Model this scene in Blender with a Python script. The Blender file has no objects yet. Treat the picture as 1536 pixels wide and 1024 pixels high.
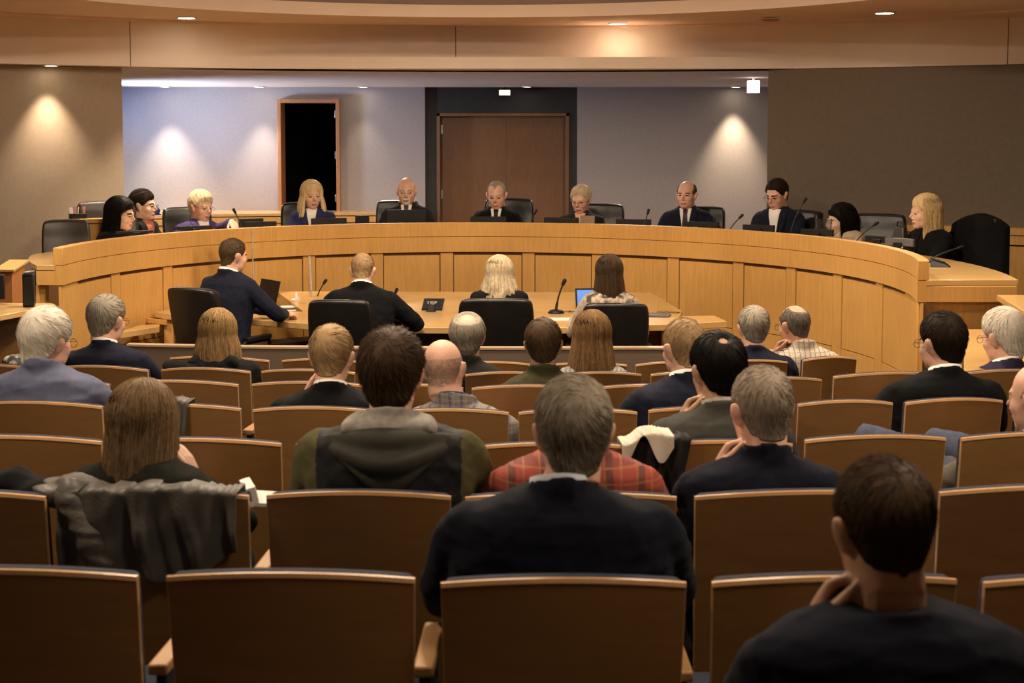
import bpy, math, random
import numpy as np
from mathutils import Vector, Matrix, Euler

random.seed(7)
RNG = np.random.default_rng(11)
C = bpy.context.scene.collection
PI = math.pi
R_ = math.radians

# ------------------------------------------------------------------ camera
F_PX, PITCH, CY, CAM_H = 2200.0, R_(4.15), 360.4, 2.15
cam_d = bpy.data.cameras.new('camera')
cam = bpy.data.objects.new('camera', cam_d)
C.objects.link(cam)
cam.location = (0, 0, CAM_H)
cam.rotation_euler = (PI / 2 - PITCH, 0, 0)
cam_d.sensor_width = 36
cam_d.lens = F_PX / 1536 * 36
cam_d.shift_y = -(512 - CY) / 1536
cam_d.clip_end = 100
cam_d.dof.use_dof = True
cam_d.dof.focus_distance = 10.5
cam_d.dof.aperture_fstop = 6.3
bpy.context.scene.camera = cam


def ray(x, y):
    dx = (x - 768) / F_PX
    dy = (CY - y) / F_PX
    return dx, math.cos(PITCH) + dy * math.sin(PITCH), -math.sin(PITCH) + dy * math.cos(PITCH)


def at_y(x, y, Y):
    """point of the photo pixel (x, y) at the distance Y in front of the camera"""
    a, b, c = ray(x, y)
    t = Y / b
    return Vector((a * t, Y, CAM_H + c * t))


def at_z(x, y, z):
    """point of the photo pixel (x, y) on the horizontal plane z"""
    a, b, c = ray(x, y)
    t = (z - CAM_H) / c
    return Vector((a * t, b * t, z))


# ------------------------------------------------------------------ materials
MATS = {}


def srgb(r, g, b):
    f = lambda v: (v / 255 / 12.92) if v / 255 <= 0.04045 else ((v / 255 + 0.055) / 1.055) ** 2.4
    return (f(r), f(g), f(b), 1)


def new_mat(name):
    m = bpy.data.materials.new(name)
    m.use_nodes = True
    nt = m.node_tree
    return m, nt, nt.nodes['Principled BSDF']


def node(nt, kind, **kw):
    n = nt.nodes.new(kind)
    for k, v in kw.items():
        if k in n.inputs:
            n.inputs[k].default_value = v
        else:
            setattr(n, k, v)
    return n


def mixc(nt, fac, a, b, blend='MIX'):
    n = nt.nodes.new('ShaderNodeMix')
    n.data_type = 'RGBA'
    n.blend_type = blend
    for sock, v in ((n.inputs[0], fac), (n.inputs[6], a), (n.inputs[7], b)):
        if hasattr(v, 'links'):
            nt.links.new(v, sock)
        else:
            sock.default_value = v
    return n.outputs[2]


def mat(name, col, rough=0.6, var=0.12, scale=6.0, stretch=(1, 1, 1), bump=0.0, bscale=60.0, metal=0.0, spec=0.5, sheen=0.0, detail=4):
    if name in MATS:
        return MATS[name]
    m, nt, p = new_mat(name)
    tc = node(nt, 'ShaderNodeTexCoord')
    mp = node(nt, 'ShaderNodeMapping')
    mp.inputs['Scale'].default_value = stretch
    nt.links.new(tc.outputs['Object'], mp.inputs['Vector'])
    nz = node(nt, 'ShaderNodeTexNoise', Scale=scale, Detail=float(detail))
    nt.links.new(mp.outputs['Vector'], nz.inputs['Vector'])
    dark = tuple(max(0, c * (1 - var)) for c in col[:3]) + (1,)
    lite = tuple(min(1, c * (1 + var)) for c in col[:3]) + (1,)
    cr = node(nt, 'ShaderNodeValToRGB')
    cr.color_ramp.elements[0].position = 0.3
    cr.color_ramp.elements[0].color = dark
    cr.color_ramp.elements[1].position = 0.7
    cr.color_ramp.elements[1].color = lite
    nt.links.new(nz.outputs['Fac'], cr.inputs['Fac'])
    nt.links.new(cr.outputs['Color'], p.inputs['Base Color'])
    p.inputs['Roughness'].default_value = rough
    p.inputs['Metallic'].default_value = metal
    p.inputs['Specular IOR Level'].default_value = spec
    if sheen:
        p.inputs['Sheen Weight'].default_value = sheen
        p.inputs['Sheen Roughness'].default_value = 0.5
    if bump:
        nb = node(nt, 'ShaderNodeTexNoise', Scale=bscale, Detail=3.0)
        nt.links.new(mp.outputs['Vector'], nb.inputs['Vector'])
        b = node(nt, 'ShaderNodeBump', Strength=bump, Distance=0.004)
        nt.links.new(nb.outputs['Fac'], b.inputs['Height'])
        nt.links.new(b.outputs['Normal'], p.inputs['Normal'])
    MATS[name] = m
    return m


def wood(name, col, rough=0.38, var=0.16, axis='z', scale=7.0, coat=0.0):
    if name in MATS:
        return MATS[name]
    m, nt, p = new_mat(name)
    tc = node(nt, 'ShaderNodeTexCoord')
    mp = node(nt, 'ShaderNodeMapping')
    s = {'z': (1, 1, 0.09), 'x': (0.09, 1, 1), 'y': (1, 0.09, 1)}[axis]
    mp.inputs['Scale'].default_value = s
    nt.links.new(tc.outputs['Object'], mp.inputs['Vector'])
    nz = node(nt, 'ShaderNodeTexNoise', Scale=scale * 7, Detail=6.0, Roughness=0.65, Distortion=0.4)
    nt.links.new(mp.outputs['Vector'], nz.inputs['Vector'])
    n2 = node(nt, 'ShaderNodeTexNoise', Scale=1.3, Detail=2.0)
    nt.links.new(tc.outputs['Object'], n2.inputs['Vector'])
    dark = tuple(c * (1 - var) for c in col[:3]) + (1,)
    lite = tuple(min(1, c * (1 + var)) for c in col[:3]) + (1,)
    cr = node(nt, 'ShaderNodeValToRGB')
    cr.color_ramp.elements[0].position = 0.32
    cr.color_ramp.elements[0].color = dark
    cr.color_ramp.elements[1].position = 0.68
    cr.color_ramp.elements[1].color = lite
    nt.links.new(nz.outputs['Fac'], cr.inputs['Fac'])
    cr2 = node(nt, 'ShaderNodeValToRGB')
    cr2.color_ramp.elements[0].position = 0.35
    cr2.color_ramp.elements[0].color = (0.86, 0.84, 0.82, 1)
    cr2.color_ramp.elements[1].position = 0.65
    cr2.color_ramp.elements[1].color = (1, 1, 1, 1)
    nt.links.new(n2.outputs['Fac'], cr2.inputs['Fac'])
    out = mixc(nt, 1.0, cr.outputs['Color'], cr2.outputs['Color'], 'MULTIPLY')
    nt.links.new(out, p.inputs['Base Color'])
    p.inputs['Roughness'].default_value = rough
    p.inputs['Coat Weight'].default_value = coat
    b = node(nt, 'ShaderNodeBump', Strength=0.06, Distance=0.002)
    nt.links.new(nz.outputs['Fac'], b.inputs['Height'])
    nt.links.new(b.outputs['Normal'], p.inputs['Normal'])
    MATS[name] = m
    return m


def emit(name, col, strength):
    if name in MATS:
        return MATS[name]
    m, nt, p = new_mat(name)
    p.inputs['Base Color'].default_value = col
    p.inputs['Emission Color'].default_value = col
    p.inputs['Emission Strength'].default_value = strength
    MATS[name] = m
    return m


def glass(name, col=(1, 1, 1, 1), rough=0.02, ior=1.45):
    if name in MATS:
        return MATS[name]
    m, nt, p = new_mat(name)
    p.inputs['Base Color'].default_value = col
    p.inputs['Roughness'].default_value = rough
    p.inputs['IOR'].default_value = ior
    p.inputs['Transmission Weight'].default_value = 1.0
    MATS[name] = m
    return m


def plaid(name, base, dark, light, period=0.05, rough=0.85, width=0.3):
    """woven check: two crossing stripe sets in the cloth's own x and z"""
    if name in MATS:
        return MATS[name]
    m, nt, p = new_mat(name)
    tc = node(nt, 'ShaderNodeTexCoord')
    nzv = node(nt, 'ShaderNodeTexNoise', Scale=5.0, Detail=2.0)
    nt.links.new(tc.outputs['Object'], nzv.inputs['Vector'])
    add = node(nt, 'ShaderNodeVectorMath', operation='MULTIPLY_ADD')
    nt.links.new(nzv.outputs['Color'], add.inputs[0])
    add.inputs[1].default_value = (0.03, 0.03, 0.03)
    nt.links.new(tc.outputs['Object'], add.inputs[2])
    sep = node(nt, 'ShaderNodeSeparateXYZ')
    nt.links.new(add.outputs[0], sep.inputs[0])

    def stripes(src, per, w):
        a = node(nt, 'ShaderNodeMath', operation='DIVIDE')
        nt.links.new(src, a.inputs[0])
        a.inputs[1].default_value = per
        fr = node(nt, 'ShaderNodeMath', operation='FRACT')
        nt.links.new(a.outputs[0], fr.inputs[0])
        lt = node(nt, 'ShaderNodeMath', operation='LESS_THAN')
        nt.links.new(fr.outputs[0], lt.inputs[0])
        lt.inputs[1].default_value = w
        return lt.outputs[0]

    c = mixc(nt, stripes(sep.outputs['X'], period, width), base, dark)
    f = node(nt, 'ShaderNodeMath', operation='MULTIPLY')
    nt.links.new(stripes(sep.outputs['Z'], period, width), f.inputs[0])
    f.inputs[1].default_value = 0.6
    c = mixc(nt, f.outputs[0], c, dark)
    f2 = node(nt, 'ShaderNodeMath', operation='MULTIPLY')
    nt.links.new(stripes(sep.outputs['X'], period * 0.5, 0.14), f2.inputs[0])
    f2.inputs[1].default_value = 0.5
    c = mixc(nt, f2.outputs[0], c, light)
    f3 = node(nt, 'ShaderNodeMath', operation='MULTIPLY')
    nt.links.new(stripes(sep.outputs['Z'], period * 0.5, 0.14), f3.inputs[0])
    f3.inputs[1].default_value = 0.5
    c = mixc(nt, f3.outputs[0], c, light)
    nt.links.new(c, p.inputs['Base Color'])
    p.inputs['Roughness'].default_value = rough
    MATS[name] = m
    return m


def blotch(name, c1, c2, c3, scale=14.0, rough=0.8):
    """printed cloth of irregular patches"""
    if name in MATS:
        return MATS[name]
    m, nt, p = new_mat(name)
    tc = node(nt, 'ShaderNodeTexCoord')
    nz = node(nt, 'ShaderNodeTexNoise', Scale=scale, Detail=3.0, Distortion=1.5)
    nt.links.new(tc.outputs['Object'], nz.inputs['Vector'])
    cr = node(nt, 'ShaderNodeValToRGB')
    e = cr.color_ramp.elements
    e[0].position = 0.40
    e[0].color = c1
    e[1].position = 0.62
    e[1].color = c3
    k = e.new(0.50)
    k.color = c2
    nt.links.new(nz.outputs['Fac'], cr.inputs['Fac'])
    nt.links.new(cr.outputs['Color'], p.inputs['Base Color'])
    p.inputs['Roughness'].default_value = rough
    MATS[name] = m
    return m


def hair_mat(name, col, col2, rough=0.58):
    """strands vary one from the next"""
    if name in MATS:
        return MATS[name]
    m, nt, p = new_mat(name)
    g = node(nt, 'ShaderNodeNewGeometry')
    tc = node(nt, 'ShaderNodeTexCoord')
    nz = node(nt, 'ShaderNodeTexNoise', Scale=45.0, Detail=3.0)
    nt.links.new(tc.outputs['Object'], nz.inputs['Vector'])
    a = node(nt, 'ShaderNodeMath', operation='MULTIPLY_ADD')
    nt.links.new(g.outputs['Random Per Island'], a.inputs[0])
    a.inputs[1].default_value = 0.9
    nt.links.new(nz.outputs['Fac'], a.inputs[2])
    sb = node(nt, 'ShaderNodeMath', operation='SUBTRACT')
    nt.links.new(a.outputs[0], sb.inputs[0])
    sb.inputs[1].default_value = 0.45
    c = mixc(nt, sb.outputs[0], col, col2)
    nt.links.new(c, p.inputs['Base Color'])
    p.inputs['Roughness'].default_value = rough
    p.inputs['Specular IOR Level'].default_value = 0.22
    p.inputs['Specular Tint'].default_value = tuple(min(1, 0.45 + c * 1.2) for c in col[:3]) + (1,)
    MATS[name] = m
    return m


# ------------------------------------------------------------------ mesh helpers
class MB:
    """collects vertices and faces, then links them as ONE mesh object"""

    def __init__(self):
        self.v = []
        self.f = []
        self.m = []

    def add(self, V, F, mi=0):
        o = len(self.v)
        self.v.extend([tuple(p) for p in V])
        self.f.extend([tuple(i + o for i in q) for q in F])
        self.m.extend([mi] * len(F))
        return self

    def box(self, c, s, rot=None, mi=0):
        cx, cy, cz = c
        hx, hy, hz = s[0] / 2, s[1] / 2, s[2] / 2
        V = [Vector((x, y, z)) for x in (-hx, hx) for y in (-hy, hy) for z in (-hz, hz)]
        if rot is not None:
            M = Euler(rot).to_matrix()
            V = [M @ p for p in V]
        V = [p + Vector(c) for p in V]
        F = [(0, 1, 3, 2), (4, 6, 7, 5), (0, 4, 5, 1), (2, 3, 7, 6), (0, 2, 6, 4), (1, 5, 7, 3)]
        return self.add(V, F, mi)

    def prism(self, pts, z0, z1, mi=0):
        """vertical prism over the polygon pts (x, y)"""
        n = len(pts)
        V = [(p[0], p[1], z0) for p in pts] + [(p[0], p[1], z1) for p in pts]
        F = [(i, (i + 1) % n, (i + 1) % n + n, i + n) for i in range(n)]
        F += [tuple(range(n - 1, -1, -1)), tuple(range(n, 2 * n))]
        return self.add(V, F, mi)

    def strip(self, inner, outer, z0, z1, mi=0, close=False):
        """solid band between two plan curves of equal length"""
        n = len(inner)
        V = []
        for a, b in zip(inner, outer):
            V += [(a[0], a[1], z0), (b[0], b[1], z0), (b[0], b[1], z1), (a[0], a[1], z1)]
        F = []
        for i in range(n if close else n - 1):
            j = (i + 1) % n
            for k in range(4):
                F.append((i * 4 + k, j * 4 + k, j * 4 + (k + 1) % 4, i * 4 + (k + 1) % 4))
        if not close:
            F += [(0, 1, 2, 3), (n * 4 - 1, n * 4 - 2, n * 4 - 3, n * 4 - 4)]
        return self.add(V, F, mi)

    def tube(self, pts, r, n=8, mi=0, cap=True):
        V, F = tube_np(pts, r, n, cap)
        return self.add(V, F, mi)

    def lathe(self, prof, c=(0, 0, 0), n=24, mi=0):
        V, F = [], []
        for r, z in prof:
            for k in range(n):
                a = 2 * PI * k / n
                V.append((c[0] + r * math.cos(a), c[1] + r * math.sin(a), c[2] + z))
        for i in range(len(prof) - 1):
            for k in range(n):
                F.append((i * n + k, i * n + (k + 1) % n, (i + 1) * n + (k + 1) % n, (i + 1) * n + k))
        F.append(tuple(range(n - 1, -1, -1)))
        F.append(tuple(range((len(prof) - 1) * n, len(prof) * n)))
        return self.add(V, F, mi)

    def build(self, name, mats, parent=None, smooth=False, bevel=0.0, seg=2, angle=40, M=None):
        me = bpy.data.meshes.new(name)
        V = self.v if M is None else [tuple(M @ Vector(p)) for p in self.v]
        me.from_pydata(V, [], self.f)
        mats = mats if isinstance(mats, (list, tuple)) else [mats]
        for mm in mats:
            me.materials.append(mm)
        if len(mats) > 1:
            me.polygons.foreach_set('material_index', self.m)
        fix_normals(me)
        o = bpy.data.objects.new(name, me)
        C.objects.link(o)
        if parent is not None:
            o.parent = parent
        if bevel:
            b = o.modifiers.new('bevel', 'BEVEL')
            b.width = bevel
            b.segments = seg
            b.limit_method = 'ANGLE'
            b.angle_limit = R_(angle)
        if smooth or bevel:
            me.polygons.foreach_set('use_smooth', [True] * len(me.polygons))
            me.set_sharp_from_angle(angle=R_(angle if not smooth else 50))
        me.update()
        return o


def fix_normals(me):
    import bmesh
    bm = bmesh.new()
    bm.from_mesh(me)
    bmesh.ops.recalc_face_normals(bm, faces=bm.faces)
    bm.to_mesh(me)
    bm.free()


def frames(P):
    P = np.asarray(P, float)
    T = np.gradient(P, axis=0)
    T /= np.linalg.norm(T, axis=1)[:, None] + 1e-12
    N = np.zeros_like(P)
    ref = np.array([0, 0, 1.0]) if abs(T[0][2]) < 0.9 else np.array([1.0, 0, 0])
    for i in range(len(P)):
        n = ref - T[i] * np.dot(ref, T[i])
        n /= np.linalg.norm(n) + 1e-12
        N[i] = n
        ref = n
    B = np.cross(T, N)
    return T, N, B


def tube_np(pts, r, n=8, cap=True):
    P = np.asarray([tuple(p) for p in pts], float)
    r = np.full(len(P), r) if np.isscalar(r) else np.asarray(r, float)
    T, N, B = frames(P)
    a = np.arange(n) * 2 * PI / n
    V = P[:, None] + r[:, None, None] * (np.cos(a)[None, :, None] * N[:, None] + np.sin(a)[None, :, None] * B[:, None])
    V = V.reshape(-1, 3)
    F = []
    for i in range(len(P) - 1):
        for k in range(n):
            F.append((i * n + k, i * n + (k + 1) % n, (i + 1) * n + (k + 1) % n, (i + 1) * n + k))
    if cap:
        F.append(tuple(range(n - 1, -1, -1)))
        F.append(tuple(range((len(P) - 1) * n, len(P) * n)))
    return V, F


def chain(pts, radii, n=12, sub=3):
    """closed tapering limb with round ends through the joints pts"""
    P = np.asarray([tuple(p) for p in pts], float)
    r = np.asarray(radii, float)
    PP, rr = [], []
    for i in range(len(P) - 1):
        for k in range(sub):
            t = k / sub
            PP.append(P[i] * (1 - t) + P[i + 1] * t)
            rr.append(r[i] * (1 - t) + r[i + 1] * t)
    PP.append(P[-1])
    rr.append(r[-1])
    PP = np.array(PP)
    rr = np.array(rr)
    # soften the joints
    if len(PP) > 4:
        Q = PP.copy()
        Q[1:-1] = 0.25 * PP[:-2] + 0.5 * PP[1:-1] + 0.25 * PP[2:]
        PP = Q
    d0 = PP[0] - PP[1]
    d0 /= np.linalg.norm(d0)
    d1 = PP[-1] - PP[-2]
    d1 /= np.linalg.norm(d1)
    h = [(0.97, 0.25), (0.8, 0.6), (0.45, 0.89), (0.12, 0.99)]
    st = [PP[0] + d0 * rr[0] * s for c, s in h][::-1]
    sr = [rr[0] * c for c, s in h][::-1]
    en = [PP[-1] + d1 * rr[-1] * s for c, s in h]
    er = [rr[-1] * c for c, s in h]
    return tube_np(np.vstack([st, PP, en]), np.r_[sr, rr, er], n)


def obj_np(name, V, F, mats, parent=None, smooth=True):
    me = bpy.data.meshes.new(name)
    me.from_pydata(np.asarray(V).tolist(), [], [tuple(int(i) for i in f) for f in F])
    for mm in (mats if isinstance(mats, (list, tuple)) else [mats]):
        me.materials.append(mm)
    if smooth:
        me.polygons.foreach_set('use_smooth', [True] * len(me.polygons))
    me.update()
    o = bpy.data.objects.new(name, me)
    C.objects.link(o)
    if parent is not None:
        o.parent = parent
    return o


def tag(o, label=None, cat=None, group=None, kind=None):
    if label:
        o['label'] = label
    if cat:
        o['category'] = cat
    if group:
        o['group'] = group
    if kind:
        o['kind'] = kind
    return o


def thing(name, label, cat, loc=(0, 0, 0), rz=0.0, group=None):
    o = bpy.data.objects.new(name, None)
    o.empty_display_size = 0.1
    C.objects.link(o)
    o.location = loc
    o.rotation_euler = (0, 0, rz)
    return tag(o, label, cat, group)


def struct(o):
    o['kind'] = 'structure'
    return o


def dup(root, loc, rz, label, group=None):
    r = root.copy()
    C.objects.link(r)
    r.location = loc
    r.rotation_euler = (0, 0, rz)
    r['label'] = label
    if group:
        r['group'] = group
    for ch in list(root.children):
        c = ch.copy()
        C.objects.link(c)
        c.parent = r
        for g in list(ch.children):
            d = g.copy()
            C.objects.link(d)
            d.parent = c
    return r


# ------------------------------------------------------------------ palette
M_MAPLE = wood('maple veneer', (0.68, 0.375, 0.112, 1), 0.36, 0.10)
M_MAPLE_T = wood('maple top', (0.66, 0.42, 0.165, 1), 0.25, 0.08, axis='x', coat=0.2)
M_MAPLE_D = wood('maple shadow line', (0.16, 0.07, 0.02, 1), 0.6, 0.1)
M_SEATW = wood('seat back veneer', (0.27, 0.135, 0.042, 1), 0.36, 0.10, axis='x', scale=4)
M_SEATE = wood('seat edge beech', (0.62, 0.36, 0.17, 1), 0.33, 0.08, axis='x')
M_ARM = wood('arm beech', (0.46, 0.25, 0.10, 1), 0.4, 0.1, axis='y')
M_NAVYPAD = mat('navy upholstery', (0.018, 0.022, 0.045, 1), 0.85, 0.2, 40, bump=0.3, bscale=400)
M_BLACKM = mat('black metal', (0.012, 0.012, 0.012, 1), 0.45, 0.1)
M_LEATHER = mat('black leather', (0.011, 0.010, 0.010, 1), 0.36, 0.25, 9, bump=0.25, bscale=140)
M_LEATHER_B = mat('worn brown black leather', (0.028, 0.02, 0.016, 1), 0.4, 0.25, 9, bump=0.25, bscale=140)
M_PLASTIC = mat('black plastic', (0.008, 0.008, 0.009, 1), 0.5, 0.1, spec=0.3)
M_SCREEN = mat('dark screen glass', (0.006, 0.006, 0.008, 1), 0.12, 0.1)
M_GREYP = mat('grey plastic', (0.10, 0.10, 0.10, 1), 0.5, 0.1)
M_PAPER = mat('white paper', (0.75, 0.72, 0.66, 1), 0.8, 0.04)
M_CARPET = mat('brown carpet', (0.075, 0.055, 0.042, 1), 0.95, 0.3, 60, bump=0.6, bscale=500)
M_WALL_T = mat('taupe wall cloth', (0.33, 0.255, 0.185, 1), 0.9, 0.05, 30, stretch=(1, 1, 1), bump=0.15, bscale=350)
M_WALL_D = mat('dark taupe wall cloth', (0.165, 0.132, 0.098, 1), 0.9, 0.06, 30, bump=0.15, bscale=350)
M_WALL_B = mat('grey back wall cloth', (0.36, 0.32, 0.30, 1), 0.9, 0.05, 30, bump=0.15, bscale=350)
M_CEIL = mat('cream plaster', (0.80, 0.68, 0.58, 1), 0.85, 0.03, 4)
M_CEIL_R = mat('tan ceiling ring', (0.78, 0.57, 0.43, 1), 0.8, 0.03, 4)
M_DOME = wood('brown oculus veneer', (0.20, 0.10, 0.055, 1), 0.5, 0.1, axis='x')
M_DARKSTONE = mat('near black portal panel', (0.020, 0.020, 0.018, 1), 0.6, 0.15, 8)
M_DOORW = wood('brown door veneer', (0.20, 0.092, 0.038, 1), 0.42, 0.12)
M_DOORF = wood('oak door frame', (0.42, 0.20, 0.085, 1), 0.4, 0.1)
M_VOID = mat('unlit room darkness', (0.004, 0.004, 0.004, 1), 0.9, 0.1)  # near-black colour stands in for the darkness of the unlit room
M_ACRYL = glass('clear acrylic')
M_ACRYL_E = mat('acrylic edge', (0.45, 0.47, 0.48, 1), 0.25, 0.3, 30)
M_CHROME = mat('brushed steel', (0.5, 0.5, 0.5, 1), 0.3, 0.05, metal=1.0)
M_WHITEP = mat('white plastic', (0.7, 0.7, 0.68, 1), 0.5, 0.02)
# ------------------------------------------------------------------ the room
WC, WR = (0.10, 6.00), 7.30          # the round chamber wall
OC, OR_ = (-0.26, 8.95), 3.37        # the ceiling opening
Z_SOF, Z_FAS, Z_CEIL = 2.72, 3.10, 3.13
DC = (-0.276, 9.818)                 # centre of the curved dais
Z_PLAT = 0.45


def circ(c, r, a0, a1, n):
    """plan curve, angle measured clockwise from straight ahead"""
    return [(c[0] + r * math.sin(a0 + (a1 - a0) * i / n), c[1] + r * math.cos(a0 + (a1 - a0) * i / n)) for i in range(n + 1)]


_top = [(95.7, 371.3), (136.7, 362.5), (175.8, 357.6), (259.8, 349.8), (370, 341.5), (480, 337), (560, 335.3), (640, 334.5), (731.8, 334.3),
        (850, 335), (924, 336.5), (1033.5, 341), (1136, 347.5), (1204, 352.5), (1272.7, 361), (1327, 371), (1378, 391)]
_th, _rr = [], []
for _x, _y in _top:
    _p = at_z(_x, _y, 1.387)
    _th.append(math.atan2(_p.x - DC[0], _p.y - DC[1]))
    _rr.append(math.hypot(_p.x - DC[0], _p.y - DC[1]))
_poly = np.polyfit(_th, _rr, 5)
TH_L = R_(-90)


def dais_r(th):
    return float(np.polyval(_poly, min(max(th, _th[0]), _th[-1])))


TH_R = _th[-1]
Y_ENDR = DC[1] + dais_r(TH_R) * math.cos(TH_R)


def dais_curve(off, n=96, t0=0.0, t1=1.0, lo=None):
    """plan curve of the dais moved outward by off, from its left end to its right end"""
    r_end = dais_r(TH_R) + off
    th_end = math.acos(max(-1, min(1, (Y_ENDR - DC[1]) / r_end)))
    P = []
    for i in range(n + 1):
        t = t0 + (t1 - t0) * i / n
        th = TH_L + (th_end - TH_L) * t
        r = dais_r(th) + (off if lo is None else lo(t, off))
        P.append((DC[0] + r * math.sin(th), DC[1] + r * math.cos(th)))
    return P


# floor: a gentle ramp for the seat rows, flat in front
ROW_Y = [2.1, 3.0, 3.9, 4.8, 5.7, 6.6, 7.5, 8.4]
ROW_F = [0.42, 0.375, 0.33, 0.286, 0.225, 0.17, 0.083, 0.0]


def floor_z(Y):
    return float(np.interp(Y, ROW_Y, ROW_F))


mb = MB()
ys = [-1.6] + ROW_Y + [13.6]
V, F = [], []
for y in ys:
    z = floor_z(y)
    V += [(-7.4, y, z), (7.4, y, z), (7.4, y, -0.3), (-7.4, y, -0.3)]
for i in range(len(ys) - 1):
    for k in range(4):
        F.append((i * 4 + k, (i + 1) * 4 + k, (i + 1) * 4 + (k + 1) % 4, i * 4 + (k + 1) % 4))
F += [(0, 1, 2, 3), (len(V) - 4, len(V) - 3, len(V) - 2, len(V) - 1)]
mb.add(V, F)
struct(mb.build('floor', M_CARPET))

mb = MB()
mb.strip(dais_curve(-0.22, 64), dais_curve(3.2, 64), 0.0, Z_PLAT)
mb.box((0, 15.6, Z_PLAT / 2 - 0.005), (12.4, 5.9, Z_PLAT - 0.01))
struct(mb.build('floor_platform', M_CARPET))

AL0, AR0 = math.asin((-3.27 - WC[0]) / WR), math.asin((2.255 - WC[0]) / WR)
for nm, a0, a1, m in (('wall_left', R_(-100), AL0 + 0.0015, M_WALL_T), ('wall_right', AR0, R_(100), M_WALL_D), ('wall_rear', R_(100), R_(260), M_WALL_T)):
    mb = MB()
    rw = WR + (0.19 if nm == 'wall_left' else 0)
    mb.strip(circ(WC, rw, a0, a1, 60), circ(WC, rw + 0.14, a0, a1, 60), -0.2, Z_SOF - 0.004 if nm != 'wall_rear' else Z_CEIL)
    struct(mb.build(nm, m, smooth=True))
# fascia above the walls, in panels with narrow joints
mb = MB()
joints = [R_(-100)] + [math.asin((at_y(x, 70, 12.9).x * k - WC[0]) / WR) for x, k in ((193, 0.965), (683, 1.02), (1512, 0.94))] + [R_(100)]
for a0, a1 in zip(joints[:-1], joints[1:]):
    mb.strip(circ(WC, WR - 0.004, a0 + 0.0005, a1 - 0.0005, 40), circ(WC, WR + 0.36, a0 + 0.0005, a1 - 0.0005, 40), Z_SOF, Z_FAS + 0.03)
struct(mb.build('trim_1', M_CEIL, smooth=True))
mb = MB()
mb.strip(circ(WC, WR + 0.02, R_(-99), R_(99), 80), circ(WC, WR + 0.12, R_(-99), R_(99), 80), Z_SOF + 0.005, Z_FAS + 0.03)
struct(mb.build('trim_2', M_DARKSTONE, smooth=True))
# ceiling: outer plane, stepped inner ring, round opening with a brown drum
SC, SR = (-0.15, 7.80), 5.52
mb = MB()
N = 128
mb.strip(circ(SC, SR, 0, 2 * PI, N), circ((0.1, 6.0), 7.6, 0, 2 * PI, N), Z_FAS, Z_FAS + 0.12)
struct(mb.build('ceiling', M_CEIL_R, smooth=True))
mb = MB()
mb.strip(circ(OC, OR_, 0, 2 * PI, N), circ(SC, SR + 0.05, 0, 2 * PI, N), Z_FAS + 0.018, Z_FAS + 0.12)
struct(mb.build('ceiling_ring', M_CEIL_R, smooth=True))
mb = MB()
mb.strip(circ(OC, OR_ + 0.02, 0, 2 * PI, N), circ(OC, OR_ + 0.12, 0, 2 * PI, N), Z_FAS + 0.03, Z_FAS + 0.75)
mb.prism(circ(OC, OR_ + 0.12, 0, 2 * PI, N)[:-1], Z_FAS + 0.75, Z_FAS + 0.8)
struct(mb.build('ceiling_drum', M_DOME))
# the recess behind the dais
YB = 18.0
mb = MB()
mb.box((-0.4, YB - 2.45, Z_SOF + 0.05), (12.0, 5.3, 0.1))
struct(mb.build('ceiling_recess', M_CEIL))
xl = lambda px: at_y(px, 200, YB).x
X_OP0, X_OP1 = xl(418), xl(511)
X_P0, X_P1 = xl(637.5), xl(866)
z_op1 = at_y(465, 149, YB).z
z_led = at_y(560, 318.5, 17.5).z
mb = MB()
for x0, x1, z0, z1 in ((-6.4, X_OP0, 0.4, Z_SOF), (X_OP1, X_P0, 0.4, Z_SOF), (X_P1, 5.6, 0.4, Z_SOF), (X_OP0, X_OP1, z_op1, Z_SOF), (X_OP0, X_OP1, 0.4, z_led - 0.1)):
    mb.box(((x0 + x1) / 2, YB + 0.1, (z0 + z1) / 2), (x1 - x0, 0.2, z1 - z0))
struct(mb.build('wall_back', M_WALL_B))
mb = MB()
mb.box((-6.3, 15.6, 1.55), (0.1, 5.0, 2.4))
struct(mb.build('wall_recess_left', M_WALL_B))
mb = MB()
mb.box((5.5, 15.6, 1.55), (0.1, 5.0, 2.4))
struct(mb.build('wall_recess_right', M_WALL_B))
# dark portal around the double door
zd = at_y(757, 169.5, YB + 0.1).z
XD0, XD1 = at_y(655.5, 200, YB + .1).x, at_y(853.5, 200, YB + .1).x
mb = MB()
for x0, x1, z0, z1 in ((X_P0, XD0, Z_PLAT, Z_SOF), (XD1, X_P1, Z_PLAT, Z_SOF), (XD0, XD1, zd, Z_SOF)):
    mb.box(((x0 + x1) / 2, YB + 0.12, (z0 + z1) / 2), (x1 - x0, 0.14, z1 - z0))
struct(mb.build('wall_portal', M_DARKSTONE, bevel=0.003))
mb = MB()
xm = at_y(760.5, 200, YB + .16).x
mb.box(((XD0 + xm) / 2, YB + 0.19, (zd + Z_PLAT) / 2), (xm - XD0 - 0.006, 0.05, zd - Z_PLAT))
d1 = struct(mb.build('door_1', M_DOORW, bevel=0.003))
mb = MB()
mb.box(((XD1 + xm) / 2, YB + 0.19, (zd + Z_PLAT) / 2), (XD1 - xm - 0.006, 0.05, zd - Z_PLAT))
d2 = struct(mb.build('door_2', M_DOORW, bevel=0.003))
mb = MB()
mb.box((XD0 + 0.02, YB + 0.10, (zd + Z_PLAT) / 2), (0.04, 0.13, zd - Z_PLAT))
mb.box((XD1 - 0.02, YB + 0.10, (zd + Z_PLAT) / 2), (0.04, 0.13, zd - Z_PLAT))
mb.box(((XD0 + XD1) / 2, YB + 0.10, zd - 0.02), (XD1 - XD0, 0.13, 0.04))
struct(mb.build('trim_3', M_DOORW, bevel=0.003))
mb = MB()
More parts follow.
